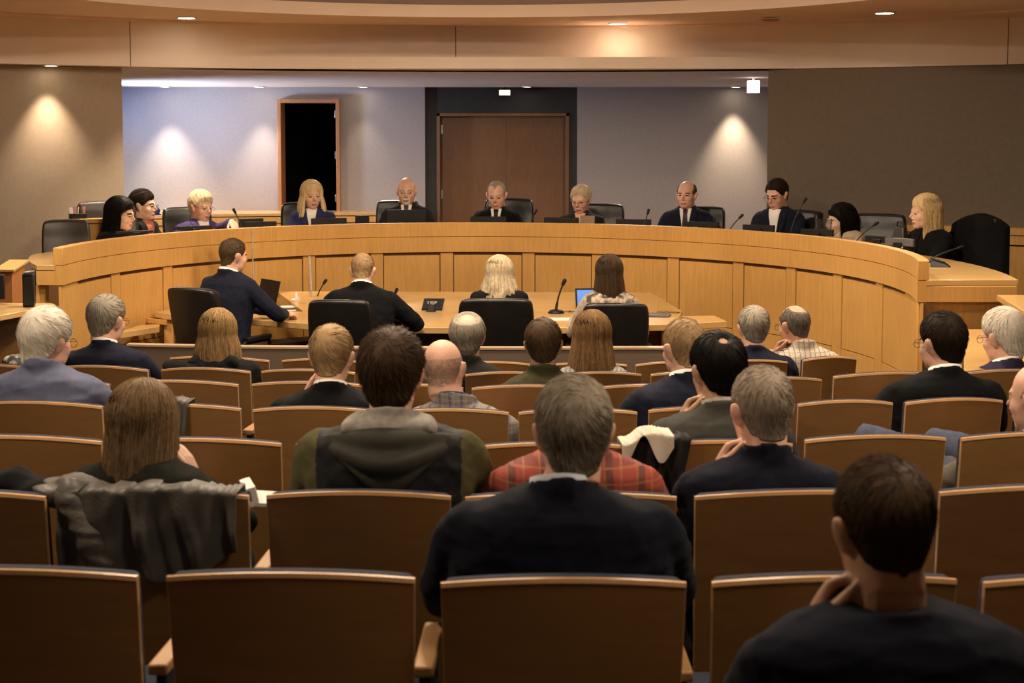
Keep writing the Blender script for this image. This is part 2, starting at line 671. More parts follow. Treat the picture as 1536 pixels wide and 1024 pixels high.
for z in (zd - 0.2, zd - 1.0, zd - 1.75):
    mb.box((XD0 + 0.055, YB + 0.155, z), (0.025, 0.02, 0.11))
mb.build('hinge', M_CHROME, d1, bevel=0.002)
# the dark open doorway: frame, opened leaf, unlit room beyond
mb = MB()
w = 0.045
for x in (X_OP0 + w / 2, X_OP1 - w / 2):
    mb.box((x, YB + 0.06, (z_led + z_op1) / 2 - 0.05), (w, 0.34, z_op1 - z_led + 0.1))
mb.box(((X_OP0 + X_OP1) / 2, YB + 0.06, z_op1 - w / 2), (X_OP1 - X_OP0 - 2 * w, 0.34, w))
struct(mb.build('door_3', M_DOORF, bevel=0.004))
mb = MB()
mb.box((X_OP1 - 0.085, YB + 0.62, (z_led + z_op1) / 2 - 0.05), (0.04, 0.75, z_op1 - z_led - 0.02), rot=(0, 0, R_(4)))
dl = struct(mb.build('door_4', M_DOORW, bevel=0.004))
mb = MB()
for z in (z_op1 - 0.18, (z_led + z_op1) / 2, z_led + 0.15):
    mb.box((X_OP1 - 0.055, YB + 0.03, z), (0.022, 0.2, 0.09))
mb.build('hinge', M_CHROME, dl, bevel=0.002)
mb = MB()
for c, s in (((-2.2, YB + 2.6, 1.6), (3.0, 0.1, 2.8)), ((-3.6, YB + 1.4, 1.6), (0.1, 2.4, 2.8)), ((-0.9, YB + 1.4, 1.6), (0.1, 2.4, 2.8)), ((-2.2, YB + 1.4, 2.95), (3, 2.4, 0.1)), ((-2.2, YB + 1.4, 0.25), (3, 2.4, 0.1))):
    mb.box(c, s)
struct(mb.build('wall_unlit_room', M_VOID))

# wainscot rail on the right wall
a0 = math.asin((at_y(1284, 335, 12.7).x - WC[0]) / WR)
mb = MB()
z0 = at_y(1450, 337.5, 12.3).z
mb.strip(circ(WC, WR - 0.20, a0, R_(75), 40), circ(WC, WR - 0.003, a0, R_(75), 40), z0 - 0.055, z0)
mb.strip(circ(WC, WR - 0.18, a0, R_(75), 40), circ(WC, WR - 0.003, a0, R_(75), 40), z0 - 0.135, z0 - 0.062)
mb.strip(circ(WC, WR - 0.15, a0, R_(75), 40), circ(WC, WR - 0.003, a0, R_(75), 40), Z_PLAT, z0 - 0.15)
o = mb.build('trim_4', M_MAPLE, smooth=True)
struct(o)

# ledge cabinet along the back wall
pts_f = [at_z(x, y, z_led) for x, y in ((205, 324.5), (300, 321), (420, 319.5), (520, 318.8), (637, 318.5))]
cf = [(p.x, p.y) for p in pts_f]
cb = [(p[0] * 1.01, YB - 0.004) for p in cf]
cred = thing('credenza', 'long low maple credenza along the grey back wall under the dark doorway', 'cabinet', (cf[2][0], cf[2][1], Z_PLAT))
M0 = Matrix.Translation(-Vector((cf[2][0], cf[2][1], Z_PLAT)))
mb = MB()
mb.strip(cf, cb, z_led - 0.035, z_led)
mb.build('top', M_MAPLE_T, cred, bevel=0.004, M=M0)
mb = MB()
mb.strip([(p[0], p[1] + 0.012) for p in cf], cb, z_led - 0.115, z_led - 0.045)
mb.strip([(p[0], p[1] + 0.035) for p in cf], cb, Z_PLAT, z_led - 0.125)
mb.build('body', M_MAPLE, cred, M=M0)
# ------------------------------------------------------------------ the curved dais
dais = thing('curved_dais', 'long curved maple dais with panelled front facing the seats', 'dais', (DC[0], DC[1], Z_PLAT))
MD = Matrix.Translation(-Vector((DC[0], DC[1], Z_PLAT)))
Z_TOP, Z_B1, Z_B2 = 1.387, 1.268, 1.135
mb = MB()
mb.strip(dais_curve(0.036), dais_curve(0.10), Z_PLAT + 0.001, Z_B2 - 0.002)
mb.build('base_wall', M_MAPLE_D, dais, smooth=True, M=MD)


def th_of_px(px):
    th = TH_L
    best = (9e9, 0)
    for i in range(2001):
        th = TH_L + (TH_R - TH_L) * i / 2000
        r = dais_r(th)
        X, Y = DC[0] + r * math.sin(th), DC[1] + r * math.cos(th)
        x = 768 + F_PX * X / Y * 1.0
        if abs(x - px) < best[0]:
            best = (abs(x - px), th)
    return best[1]


edges_px = [97, 117.6, 167, 181, 245, 260, 345, 362, 454.4, 473.8, 555.5, 575.5, 660, 680.2, 782.3, 802, 887, 906, 1000, 1018.4, 1098, 1114.6, 1178, 1192.6, 1248, 1262, 1312, 1323, 1356]
eth = [TH_L] + [th_of_px(x) for x in edges_px[1:]] + [TH_R]


def arc_pts(t0, t1, off, n=10):
    return [(DC[0] + (dais_r(a) + off) * math.sin(a), DC[1] + (dais_r(a) + off) * math.cos(a)) for a in [t0 + (t1 - t0) * i / n for i in range(n + 1)]]


g = 0.0016
for i in range(len(eth) - 1):
    mb = MB()
    panel = i % 2 == 1
    off = 0.022 if panel else 0.018
    mb.strip(arc_pts(eth[i] + g, eth[i + 1] - g, off), arc_pts(eth[i] + g, eth[i + 1] - g, 0.0365), Z_PLAT + 0.145 if panel else Z_PLAT + 0.001, Z_B2 - 0.028 if panel else Z_B2 - 0.006)
    if panel:
        pass
    mb.build('front_panel' if panel else 'stile', M_MAPLE, dais, smooth=True, M=MD)
    if panel:
        mb = MB()
        mb.strip(arc_pts(eth[i], eth[i + 1], 0.018), arc_pts(eth[i], eth[i + 1], 0.0365), Z_PLAT + 0.001, Z_PLAT + 0.139)
        mb.build('bottom_rail', M_MAPLE, dais, smooth=True, M=MD)
mb = MB()
mb.strip(dais_curve(0.0), dais_curve(0.055), Z_B2, Z_B1 - 0.0025)
mb.build('upper_band', M_MAPLE, dais, smooth=True, M=MD)
mb = MB()
mb.strip(dais_curve(0.0), dais_curve(0.066), Z_B1, Z_TOP)
mb.build('lip', M_MAPLE, dais, bevel=0.003, M=MD)
# veneer joints of the two bands are part of the bands' own grain; desktop behind the lip
desk_w = lambda t, off: off * min(1.0, 0.30 + t * 9) if t < 0.08 else off
mb = MB()
mb.strip(dais_curve(0.050), dais_curve(0.60, lo=desk_w), Z_B1 - 0.034, Z_B1 + 0.003)
mb.build('desktop', M_MAPLE_T, dais, bevel=0.003, M=MD)
# right end: skirt, recessed panel and leg
xe0, xe1 = dais_curve(0.0)[-1][0], dais_curve(0.6)[-1][0]
mb = MB()
mb.box(((xe0 + xe1) / 2 + 0.02, Y_ENDR + 0.022, (Z_B2 + Z_B1 - 0.036) / 2), (xe1 - xe0 - 0.055, 0.04, Z_B1 - 0.036 - Z_B2))
mb.build('end_skirt', M_MAPLE, dais, bevel=0.002, M=MD)
mb = MB()
mb.box(((xe0 + xe1) / 2 + 0.03, Y_ENDR + 0.075, (Z_PLAT + Z_B2) / 2), (xe1 - xe0 - 0.07, 0.03, Z_B2 - Z_PLAT - 0.01))
mb.build('end_panel', M_MAPLE, dais, bevel=0.002, M=MD)
mb = MB()
mb.box((xe0 + 0.055, Y_ENDR + 0.045, (Z_PLAT + Z_B2) / 2), (0.085, 0.05, Z_B2 - Z_PLAT - 0.01))
mb.build('end_stile', M_MAPLE, dais, bevel=0.002, M=MD)
# left end: stepped end panel
xl0 = dais_curve(0.0)[0][0]
mb = MB()
mb.box((xl0 - 0.10, DC[1] + 0.022, (Z_B2 + Z_B1 - 0.036) / 2), (0.17, 0.04, Z_B1 - 0.036 - Z_B2))
mb.build('end_skirt', M_MAPLE, dais, bevel=0.002, M=MD)
mb = MB()
mb.box((xl0 - 0.12, DC[1] + 0.055, (Z_PLAT + Z_B2) / 2), (0.16, 0.03, Z_B2 - Z_PLAT - 0.01))
mb.build('end_panel', M_MAPLE, dais, bevel=0.002, M=MD)

# ------------------------------------------------------------------ front table
Z_T = 0.80
front_px = [(262, 478.5), (330, 477.5), (374.8, 478.5), (461, 485), (560, 489.5), (650, 491), (760, 491.8), (840, 491.2), (975, 487), (1012, 486.2)]
fr = [at_z(x, y, Z_T) for x, y in front_px[1:]]
YK = 11.12
tbl = thing('witness_table', 'large maple table with bowed front below the dais, four people along it', 'table', (0, 10.6, 0))
MT = Matrix.Translation(-Vector((0, 10.6, 0)))
fl = [(p.x, p.y) for p in fr]
n = len(fl)
xr = at_z(1020, 463, Z_T).x
bl = [(fl[0][0] + (xr - fl[0][0]) * i / (n - 1), YK) for i in range(n)]
mb = MB()
mb.strip(fl, bl, Z_T - 0.045, Z_T)
mb.build('tabletop', M_MAPLE_T, tbl, bevel=0.004, M=MT)
# inclined rear leaf
pl = at_y(415, 441, 11.95)
pr = at_y(976, 438.6, 11.85)
x0l = bl[0][0] + 0.55
V = [(x0l, YK, Z_T), (bl[-1][0], YK, Z_T), (pr.x, pr.y, pr.z), (pl.x, pl.y, pr.z)]
V = V + [(a, b, c - 0.04) for a, b, c in V]
mb = MB().add(V, [(0, 1, 2, 3), (7, 6, 5, 4), (0, 4, 5, 1), (1, 5, 6, 2), (2, 6, 7, 3), (3, 7, 4, 0)])
mb.build('rear_leaf', M_MAPLE_T, tbl, M=MT)
mb = MB()
wr = [at_z(x, y, Z_T) for x, y in ((1012, 486.3), (1090.5, 481.8), (1072, 473), (1022, 474))]
mb.prism([(p.x, p.y) for p in wr], Z_T - 0.045, Z_T)
mb.build('side_wing', M_MAPLE_T, tbl, bevel=0.003, M=MT)
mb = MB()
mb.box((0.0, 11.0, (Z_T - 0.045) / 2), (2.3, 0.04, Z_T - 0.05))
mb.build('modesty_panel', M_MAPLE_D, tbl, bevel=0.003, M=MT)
for px in (300, 1000):
    p = at_z(px, 484, Z_T)
    mb = MB()
    mb.box((p.x, p.y + 0.22, (Z_T - 0.045) / 2), (0.06, 0.30, Z_T - 0.046))
    mb.build('leg', M_MAPLE, tbl, bevel=0.004, M=MT)

# side desk left of the table with a lower return
sd = thing('side_desk', 'maple side desk with lower shelf between dais and left end of table', 'desk', (-2.3, 11.2, 0))
MS = Matrix.Translation(-Vector((-2.3, 11.2, 0)))
q = [at_z(x, y, Z_T) for x, y in ((186, 464), (250, 470.5), (330, 474), (375, 470), (300, 458), (229, 457))]
mb = MB()
def clamp_dais(p, gap=0.012):
    dx, dy = p.x - DC[0], p.y - DC[1]
    r, lim = math.hypot(dx, dy), dais_r(math.atan2(dx, dy)) - gap
    k = min(1, lim / r)
    return (DC[0] + dx * k, DC[1] + dy * k)


mb.prism([clamp_dais(p) for p in q], Z_T - 0.045, Z_T)
mb.build('top', M_MAPLE_T, sd, bevel=0.003, M=MS)
mb = MB()
q2 = [at_z(x, y, 0.72) for x, y in ((170, 500), (239, 489.5), (240, 486), (170, 484.5))]
mb.prism([clamp_dais(p) for p in q2], 0.675, 0.72)
mb.build('lower_shelf', M_MAPLE_T, sd, bevel=0.003, M=MS)
mb = MB()
p1, p2 = at_z(188, 466, Z_T), at_z(248, 472, Z_T)
mb.strip([(p1.x, p1.y + 0.03), (p2.x, p2.y + 0.03)], [(p1.x, p1.y + 0.06), (p2.x, p2.y + 0.06)], 0.72, Z_T - 0.046)
mb.build('apron', M_MAPLE, sd, M=MS)
p = at_z(246.5, 471, Z_T)
mb = MB()
mb.box((p.x + 0.02, p.y + 0.08, 0.377), (0.07, 0.07, 0.754))
mb.build('leg', M_MAPLE, sd, bevel=0.003, M=MS)

# knee wall in front of the first row
mb = MB()
kw = [at_z(x, y, 0.81) for x, y in ((190, 516.5), (330, 519.5), (560, 521.5), (760, 522), (1000, 521.5), (1060, 521))]
kf = [(p.x, p.y) for p in kw]
mb.strip(kf, [(p[0], p[1] + 0.06) for p in kf], 0.0, 0.80)
o = struct(mb.build('wall_knee', mat('taupe laminate', (0.15, 0.105, 0.07, 1), 0.45, 0.06, 3), smooth=True))
mb = MB()
mb.strip([(p[0], p[1] - 0.006) for p in kf], [(p[0], p[1] + 0.066) for p in kf], 0.80, 0.812)
struct(mb.build('trim_5', mat('pale cap', (0.42, 0.30, 0.20, 1), 0.4, 0.06, 3), smooth=True))

# staff desks at both sides
ZS = 1.20
sl = thing('staff_desk', 'maple staff desk with dark end panel at the left edge before the dais', 'desk', (-2.9, 8.2, 0))
ML = Matrix.Translation(-Vector((-2.9, 8.2, 0)))
q = [at_z(0, 473, ZS), at_z(84, 457, ZS), at_z(78, 454.5, ZS), at_z(28, 454, ZS)]
q = [(p.x, p.y) for p in q]
q = [(q[0][0] - 0.9, q[0][1] - 0.36)] + q + [(q[-1][0] - 1.2, q[-1][1] + 0.05)]
mb = MB()
mb.prism(q, ZS - 0.03, ZS)
mb.build('top', M_MAPLE_T, sl, bevel=0.003, M=ML)
mb = MB()
mb.strip([(q[0][0], q[0][1] + 0.40), (q[1][0], q[1][1] + 0.40), (q[2][0] - 0.16, q[2][1] - 0.02)], [(q[0][0], q[0][1] + 0.44), (q[1][0], q[1][1] + 0.44), (q[2][0] - 0.16, q[2][1] + 0.02)], 0.0, ZS - 0.031)
mb.build('front_panel', M_SEATW, sl, M=ML)
mb = MB()
mb.box((q[0][0] - .2, 8.35, (ZS - 0.03) / 2), (0.5, 0.5, ZS - 0.031))
mb.build('pedestal', M_SEATW, sl, M=ML)
sr = thing('staff_desk', 'maple staff desk with low return at the right edge before the dais', 'desk', (3.2, 8.0, 0))
MR = Matrix.Translation(-Vector((3.2, 8.0, 0)))
a, b = at_z(1495, 442, ZS), at_z(1536, 466, ZS)
mb = MB()
mb.prism([(a.x, a.y), (b.x, b.y), (b.x + 0.4, b.y - 0.35), (b.x + 1.5, b.y - 0.3), (b.x + 1.5, a.y)], ZS - 0.035, ZS)
mb.build('top', M_MAPLE_T, sr, bevel=0.003, M=MR)
mb = MB()
mb.strip([(a.x + 0.02, a.y - 0.04), (b.x + 0.03, b.y), (b.x + 0.42, b.y - 0.3)], [(a.x + 0.06, a.y - 0.04), (b.x + 0.07, b.y), (b.x + 0.46, b.y - 0.3)], 0.0, ZS - 0.036)
mb.build('front_panel', M_MAPLE, sr, M=MR)
ZR = 1.0
a, b = at_z(1446, 493.5, ZR), at_z(1446, 556, ZR)
mb = MB()
mb.prism([(a.x, a.y), (b.x, b.y), (b.x + 0.62, b.y), (a.x + 0.36, a.y)], ZR - 0.04, ZR)
mb.build('low_return', M_MAPLE_T, sr, bevel=0.003, M=MR)
mb = MB()
mb.box((a.x + 0.20, a.y - 0.40, (ZR - 0.04) / 2), (0.05, 0.6, ZR - 0.041))
mb.build('return_support', M_MAPLE, sr, M=MR)

# ------------------------------------------------------------------ auditorium seats
W0 = 0.52


def make_seat():
    root = thing('auditorium_seat', 'seat', 'seat')
    H, nx, nz = 0.86, 14, 10
    def shell(x, z, off):
        u = x / (W0 / 2)
        y = -0.03 * (1 - u * u) - 0.085 * (z - 0.3) / 0.56 + off
        return (x * (0.955 + 0.045 * (z - 0.3) / 0.56), y, z)
    def top(x):
        u = x / (W0 / 2)
        return H - 0.020 * u * u
    def slab(o0, o1, zb, inset, name, m, bev, drop=0.0, fat=0.0):
        mb = MB()
        V, F = [], []
        xs = [-W0 / 2 + inset + (W0 - 2 * inset) * i / nx for i in range(nx + 1)]
        for s, off in ((0, o0), (1, o1)):
            for j in range(nz + 1):
                for x in xs:
                    z = zb + (top(x) - drop - zb) * j / nz
                    bul = fat * math.sin(PI * min(1, max(0, (j / nz)))) * (1 - (x / (W0 / 2)) ** 4) if s else 0
                    V.append(shell(x, z, off + bul))
        k = (nx + 1) * (nz + 1)
        for j in range(nz):
            for i in range(nx):
                a = j * (nx + 1) + i
                F.append((a, a + 1, a + nx + 2, a + nx + 1))
                F.append((k + a, k + a + nx + 1, k + a + nx + 2, k + a + 1))
        for i in range(nx):
            F.append((i, k + i, k + i + 1, i + 1))
            a = nz * (nx + 1) + i
            F.append((a, a + 1, k + a + 1, k + a))
        for j in range(nz):
            a, b = j * (nx + 1), (j + 1) * (nx + 1)
            F.append((a, b, k + b, k + a))
            a, b = a + nx, b + nx
            F.append((a, k + a, k + b, b))
        mb.add(V, F)
        return mb.build(name, m, root, bevel=bev, seg=3)
    slab(0.0, 0.012, 0.30, 0.0015, 'back_shell', M_SEATW, 0.0, drop=0.0015)
    slab(0.0125, 0.055, 0.40, 0.006, 'back_pad', M_NAVYPAD, 0.014, drop=-0.004, fat=0.02)
    # beech edging: a band along the top, thin strips in the side edges
    def strip(path, dys, hw, mb):
        V, F = [], []
        for i, p in enumerate(path):
            q0, q1 = Vector(path[max(0, i - 1)]), Vector(path[min(len(path) - 1, i + 1)])
            t = (q1 - q0).normalized()
            nrm = Vector((-t.z, 0, t.x)).normalized() * hw
            p = Vector(p)
            for dy, sg in zip(dys, (-1, 1, 1, -1)):
                V.append(p + nrm * sg + Vector((0, dy, 0)))
        for i in range(len(path) - 1):
            for k in range(4):
                F.append((i * 4 + k, i * 4 + 4 + k, i * 4 + 4 + (k + 1) % 4, i * 4 + (k + 1) % 4))
        F += [(0, 1, 2, 3), tuple(len(path) * 4 - 1 - k for k in range(4))]
        mb.add(V, F)

    mb = MB()
    xs = [-W0 / 2 + W0 * i / nx for i in range(nx + 1)]
    strip([shell(x, top(x), 0.006) for x in xs], (-0.0075, -0.0050, 0.0065, 0.0065), 0.0045, mb)
    for sx in (-1, 1):
        path = [shell(sx * (W0 / 2 - 0.0008), 0.30 + (top(W0 / 2) - 0.302) * j / 10, 0.006) for j in range(11)]
        strip(path if sx < 0 else path[::-1], (-0.0058, -0.0058, 0.0062, 0.0062), 0.0012, mb)
    mb.build('edge_band', M_SEATE, root)
    mb = MB()
    mb.box((0, 0.27, 0.40), (W0 - 0.05, 0.46, 0.09))
    mb.build('seat_cushion', M_NAVYPAD, root, bevel=0.03, seg=4)
    mb = MB()
    mb.box((0, 0.26, 0.345), (W0 - 0.07, 0.40, 0.016))
    mb.build('seat_board', M_SEATW, root, bevel=0.004)
    mb = MB()
    mb.box((W0 / 2 + 0.008, 0.17, 0.605), (0.046, 0.30, 0.026))
    mb.build('armrest', M_ARM, root, bevel=0.006)
    mb = MB()
    mb.box((W0 / 2 + 0.008, 0.17, 0.30), (0.026, 0.24, 0.585))
    mb.box((W0 / 2 + 0.008, 0.14, 0.012), (0.05, 0.36, 0.024))
    mb.build('standard', M_BLACKM, root, bevel=0.004)
    return root


ROWS = {
    1: (1.235, [(-165, 212, 858), (237, 629, 863), (653, 1039, 871), (1062, 1450, 868), (1470, 1850, 867)]),
    2: (1.190, [(-240, 75, 738), (80, 378, 738), (392, 681, 740), (692, 1022, 742), (1036, 1394, 739), (1401, 1760, 731)]),
    3: (1.146, [(-105, 160, 656), (168, 427, 660), (438, 702, 663), (712, 950, 666), (957, 1195, 663), (1203, 1427, 655), (1435, 1665, 651)]),
    4: (1.085, [(-45, 161, 604), (172, 366, 608), (375, 570, 612), (579, 766, 615), (775, 959, 615), (969, 1186, 611), (1193, 1344, 602), (1353, 1511, 599), (1519, 1690, 597)]),
    5: (1.030, [(-5, 172, 571), (180, 363, 572), (374, 556, 574), (564, 697, 578), (705, 880, 579), (889, 1057, 578), (1066, 1237, 567), (1244, 1412, 560), (1420, 1580, 556)]),
    6: (0.943, [(-75, 73, 548), (80, 230, 550), (238, 381, 553), (389, 536, 555), (545, 688, 558), (696, 828, 559), (837, 964, 559), (973, 1108, 558)]),
    7: (0.850, [(116, 237, 537), (250, 411, 536), (421, 548, 539), (556, 657, 541), (665, 797, 543), (805, 942, 545), (951, 1042, 544), (1050, 1184, 541), (1199, 1287, 536)]),
}
ROWNAME = {1: 'nearest row', 2: 'second row from the camera', 3: 'third row from the camera', 4: 'fourth row from the camera', 5: 'fifth row from the camera', 6: 'second row from the low wall', 7: 'row right behind the low wall'}
ORD = ['leftmost', 'second from left', 'third from left', 'fourth from left', 'fifth from left', 'sixth from left', 'seventh from left', 'eighth from left', 'ninth from left']
SEATS = {}
proto = make_seat()
first = True
for r, (zt, lst) in ROWS.items():
    for i, (x0, x1, yc) in enumerate(lst):
        xc = (x0 + x1) / 2
        p = at_z(xc, yc, zt)
        w = (x1 - x0) / F_PX * p.y * 0.985
        rz = math.atan2(p.x, 15 - p.y) * 0.7
        base = zt - 0.86
        loc = (p.x + math.sin(rz) * -0.115 * 0, p.y + 0.115, base)
        lab = f'wooden-backed seat, {ORD[i]} in the {ROWNAME[r]}'
        if r == 7 and i == 8:
            lab = 'wooden-backed end seat at the right end of the row behind the low wall'
        if i == len(lst) - 1 and r != 7:
            lab = f'wooden-backed seat, rightmost in the {ROWNAME[r]}'
        if first:
            o = proto
            o.location, o.rotation_euler, o['label'], o['group'] = loc, (0, 0, rz), lab, 'auditorium seats'
            first = False
        else:
            o = dup(proto, loc, rz, lab, 'auditorium seats')
        o.scale = (w / W0, 1, 1)
        SEATS[(r, i)] = (p, w, rz, base)

# ------------------------------------------------------------------ swivel chairs
def make_chair(name, label, m):
    root = thing(name, label, 'chair')
    mb = MB()
    nx, nz = 10, 14
    V, F = [], []
    for s in (0, 1):
        for j in range(nz + 1):
            for i in range(nx + 1):
                u = -1 + 2 * i / nx
                t = j / nz
                hw = 0.235 * (0.93 + 0.10 * math.sin(PI * t * 0.8)) * (1 - 0.05 * max(0, t - 0.9) / 0.1)
                z = 0.50 + 0.53 * t - 0.012 * abs(u) ** 4 * max(0, (t - 0.8) / 0.2)
                y = -0.26 - 0.13 * t - 0.03 * (1 - u * u)
                if s:
                    y += 0.075 + 0.02 * math.sin(PI * t) * (1 - u ** 4) + (0.012 if t > 0.85 else 0)
                V.append((u * hw, y, z))
    k = (nx + 1) * (nz + 1)
    for j in range(nz):
        for i in range(nx):
            a = j * (nx + 1) + i
            F.append((a, a + 1, a + nx + 2, a + nx + 1))
            F.append((k + a, k + a + nx + 1, k + a + nx + 2, k + a + 1))
    for i in range(nx):
        F.append((i, k + i, k + i + 1, i + 1))
        a = nz * (nx + 1) + i
        F.append((a, a + 1, k + a + 1, k + a))
    for j in range(nz):
        a, b = j * (nx + 1), (j + 1) * (nx + 1)
        F.append((a, b, k + b, k + a))
        a, b = a + nx, b + nx
        F.append((a, k + a, k + b, b))
    mb.add(V, F)
    mb.build('backrest', m, root, bevel=0.022, seg=4, angle=50)
    mb = MB()
    mb.box((0, 0.0, 0.45), (0.50, 0.50, 0.11))
    mb.build('seat', m, root, bevel=0.04, seg=4)
    for s in (-1, 1):
        mb = MB()
        mb.tube([(s * 0.24, -0.20, 0.44), (s * 0.29, -0.20, 0.46), (s * 0.295, -0.18, 0.62), (s * 0.295, -0.1, 0.655), (s * 0.295, 0.16, 0.655), (s * 0.29, 0.18, 0.60), (s * 0.24, 0.14, 0.44)], 0.017, 8)
        mb.box((s * 0.295, 0.03, 0.672), (0.055, 0.27, 0.028))
        mb.build('armrest', M_PLASTIC, root, bevel=0.006)
    mb = MB()
    mb.lathe([(0.03, 0.10), (0.03, 0.26), (0.045, 0.27), (0.11, 0.39), (0.11, 0.40)], n=16)
    mb.build('column', M_BLACKM, root)
    mb = MB()
    for q in range(5):
        a = q * 2 * PI / 5
        mb.tube([(0, 0, 0.11), (0.30 * math.cos(a), 0.30 * math.sin(a), 0.075)], [0.028, 0.018], 8)
    b = mb.build('base', M_BLACKM, root)
    for q in range(5):
        a = q * 2 * PI / 5
        mb = MB()
        mb.tube([(0.30 * math.cos(a) - 0.02 * math.sin(a), 0.30 * math.sin(a) + 0.02 * math.cos(a), 0.03), (0.30 * math.cos(a) + 0.02 * math.sin(a), 0.30 * math.sin(a) - 0.02 * math.cos(a), 0.03)], 0.03, 12)
        mb.build('caster', M_PLASTIC, b)
    return root


chair_a = make_chair('swivel_chair', 'chair', M_LEATHER)
chair_b = make_chair('swivel_chair', 'chair', M_LEATHER_B)
_used = {}


def put_chair(px, ytop, Y, rz, label, floor, proto=chair_a, group='black leather swivel chairs', sx=1.0, sz=None):
    """px, ytop: middle of the backrest's top edge in the photo, Y its distance"""
    p = at_y(px, ytop, Y)
    s = (p.z - floor) / 1.03 if sz is None else sz
    c = Vector((0, -0.36, 0))
    c.rotate(Euler((0, 0, rz)))
    loc = (p.x - c.x, p.y - c.y, floor)
    if id(proto) not in _used:
        _used[id(proto)] = 1
        proto.location, proto.rotation_euler, proto['label'], proto['group'] = loc, (0, 0, rz), label, group
        o = proto
    else:
        o = dup(proto, loc, rz, label, group)
    o.scale = (sx, 1, s)
    return o


put_chair(287, 431, 10.05, R_(-28), 'black leather swivel chair of the man with the laptop', 0.0, sx=0.88)
put_chair(508, 449, 9.70, R_(-3), 'black leather swivel chair behind the man bent over the table', 0.0, sx=0.88)
put_chair(744, 447, 9.70, 0, 'black leather swivel chair behind the woman with long wavy blonde hair', 0.0, sx=1.05)
put_chair(924, 454, 9.70, R_(2), 'black leather swivel chair behind the woman in the patterned blouse', 0.0, sx=0.93)
gd = 'leather swivel chairs behind the dais'
put_chair(99, 329, 11.4, R_(-165), 'empty worn leather chair, leftmost behind the dais', Z_PLAT, chair_b, gd, sx=0.75)
put_chair(158, 301, 12.1, R_(-150), 'tall leather chair behind the dark haired woman in black', Z_PLAT, chair_b, gd)
put_chair(279, 310, 13.0, R_(-155), 'black leather chair of the person in the purple jacket', Z_PLAT, chair_a, gd, sx=0.9)
put_chair(456, 303, 13.75, R_(-172), 'black leather chair of the blonde woman in the navy blazer', Z_PLAT, chair_a, gd, sx=0.9)
put_chair(597, 300, 13.9, R_(178), 'black leather chair of the bald man with the grey goatee', Z_PLAT, chair_a, gd, sx=0.85)
put_chair(764, 297, 14.0, R_(172), 'black leather chair of the grey haired man before the double door', Z_PLAT, chair_a, gd)
put_chair(899, 305, 13.7, R_(168), 'black leather chair of the short haired woman with glasses', Z_PLAT, chair_a, gd)
put_chair(1050, 309, 13.4, R_(160), 'black leather chair of the balding man with the purple tie', Z_PLAT, chair_a, gd)
put_chair(1206, 315, 12.5, R_(120), 'black leather chair of the dark haired man with an open collar', Z_PLAT, chair_a, gd)
put_chair(1316, 320, 11.9, R_(155), 'empty black leather chair between the two women at the right', Z_PLAT, chair_a, gd)
coat_chair = put_chair(1473, 325, 10.9, R_(125), 'leather chair with a black coat, rightmost behind the dais', Z_PLAT, chair_a, gd, sx=0.76)
# ------------------------------------------------------------------ people: heads
def sd_ell(P, c, r):
    Q = P - np.array(c)
    r = np.array(r)
    k0 = np.linalg.norm(Q / r, axis=-1)
    k1 = np.linalg.norm(Q / (r * r), axis=-1)
    return k0 * (k0 - 1) / (k1 + 1e-9)


def sd_cap(P, a, b, ra, rb):
    a, b = np.array(a), np.array(b)
    d = b - a
    t = np.clip(((P - a) @ d) / (d @ d), 0, 1)
    return np.linalg.norm(P - a - t[..., None] * d, axis=-1) - (ra + (rb - ra) * t)


def smin(a, b, k):
    h = np.clip(0.5 + 0.5 * (b - a) / k, 0, 1)
    return b * (1 - h) + a * h - k * h * (1 - h)


def head_sdf(P, fem=0.0, jowl=0.0):
    j = 1 - 0.08 * fem + 0.10 * jowl
    d = sd_ell(P, (0, -0.016, 0.032), (0.0755, 0.094, 0.088))
    d = smin(d, sd_ell(P, (0, 0.024, -0.028), (0.0605 * j, 0.062, 0.080)), 0.03)
    d = smin(d, sd_ell(P, (0, 0.016, -0.066), (0.056 * j, 0.058, 0.042)), 0.025)
    d = smin(d, sd_cap(P, (0, -0.030, -0.055), (0, -0.046, -0.19), 0.057 * (1 - 0.1 * fem), 0.058), 0.03)
    d = smin(d, sd_ell(P, (0, 0.070, -0.098), (0.020, 0.018, 0.018)), 0.022)
    for s in (-1, 1):
        d = smin(d, sd_ell(P, (s * 0.036, 0.052, -0.028), (0.024, 0.026, 0.022)), 0.02)
    d = smin(d, sd_ell(P, (0, 0.072, 0.020), (0.046, 0.017, 0.011 * (1 - 0.4 * fem))), 0.016)
    for s in (-1, 1):
        e = sd_ell(P, (s * 0.0315, 0.098, 0.001), (0.017, 0.018, 0.011))
        d = -smin(-d, e, 0.012)
    d = smin(d, sd_cap(P, (0, 0.086, 0.012), (0, 0.108, -0.030), 0.0075, 0.0115), 0.010)
    for s in (-1, 1):
        d = smin(d, sd_ell(P, (s * 0.011, 0.097, -0.034), (0.008, 0.010, 0.007)), 0.006)
    d = smin(d, sd_ell(P, (0, 0.086, -0.060), (0.023, 0.011, 0.0055)), 0.006)
    d = smin(d, sd_ell(P, (0, 0.084, -0.0705), (0.020, 0.011, 0.006)), 0.006)
    return d


NA, NE = 96, 64          # azimuth x elevation table
_tab = {}


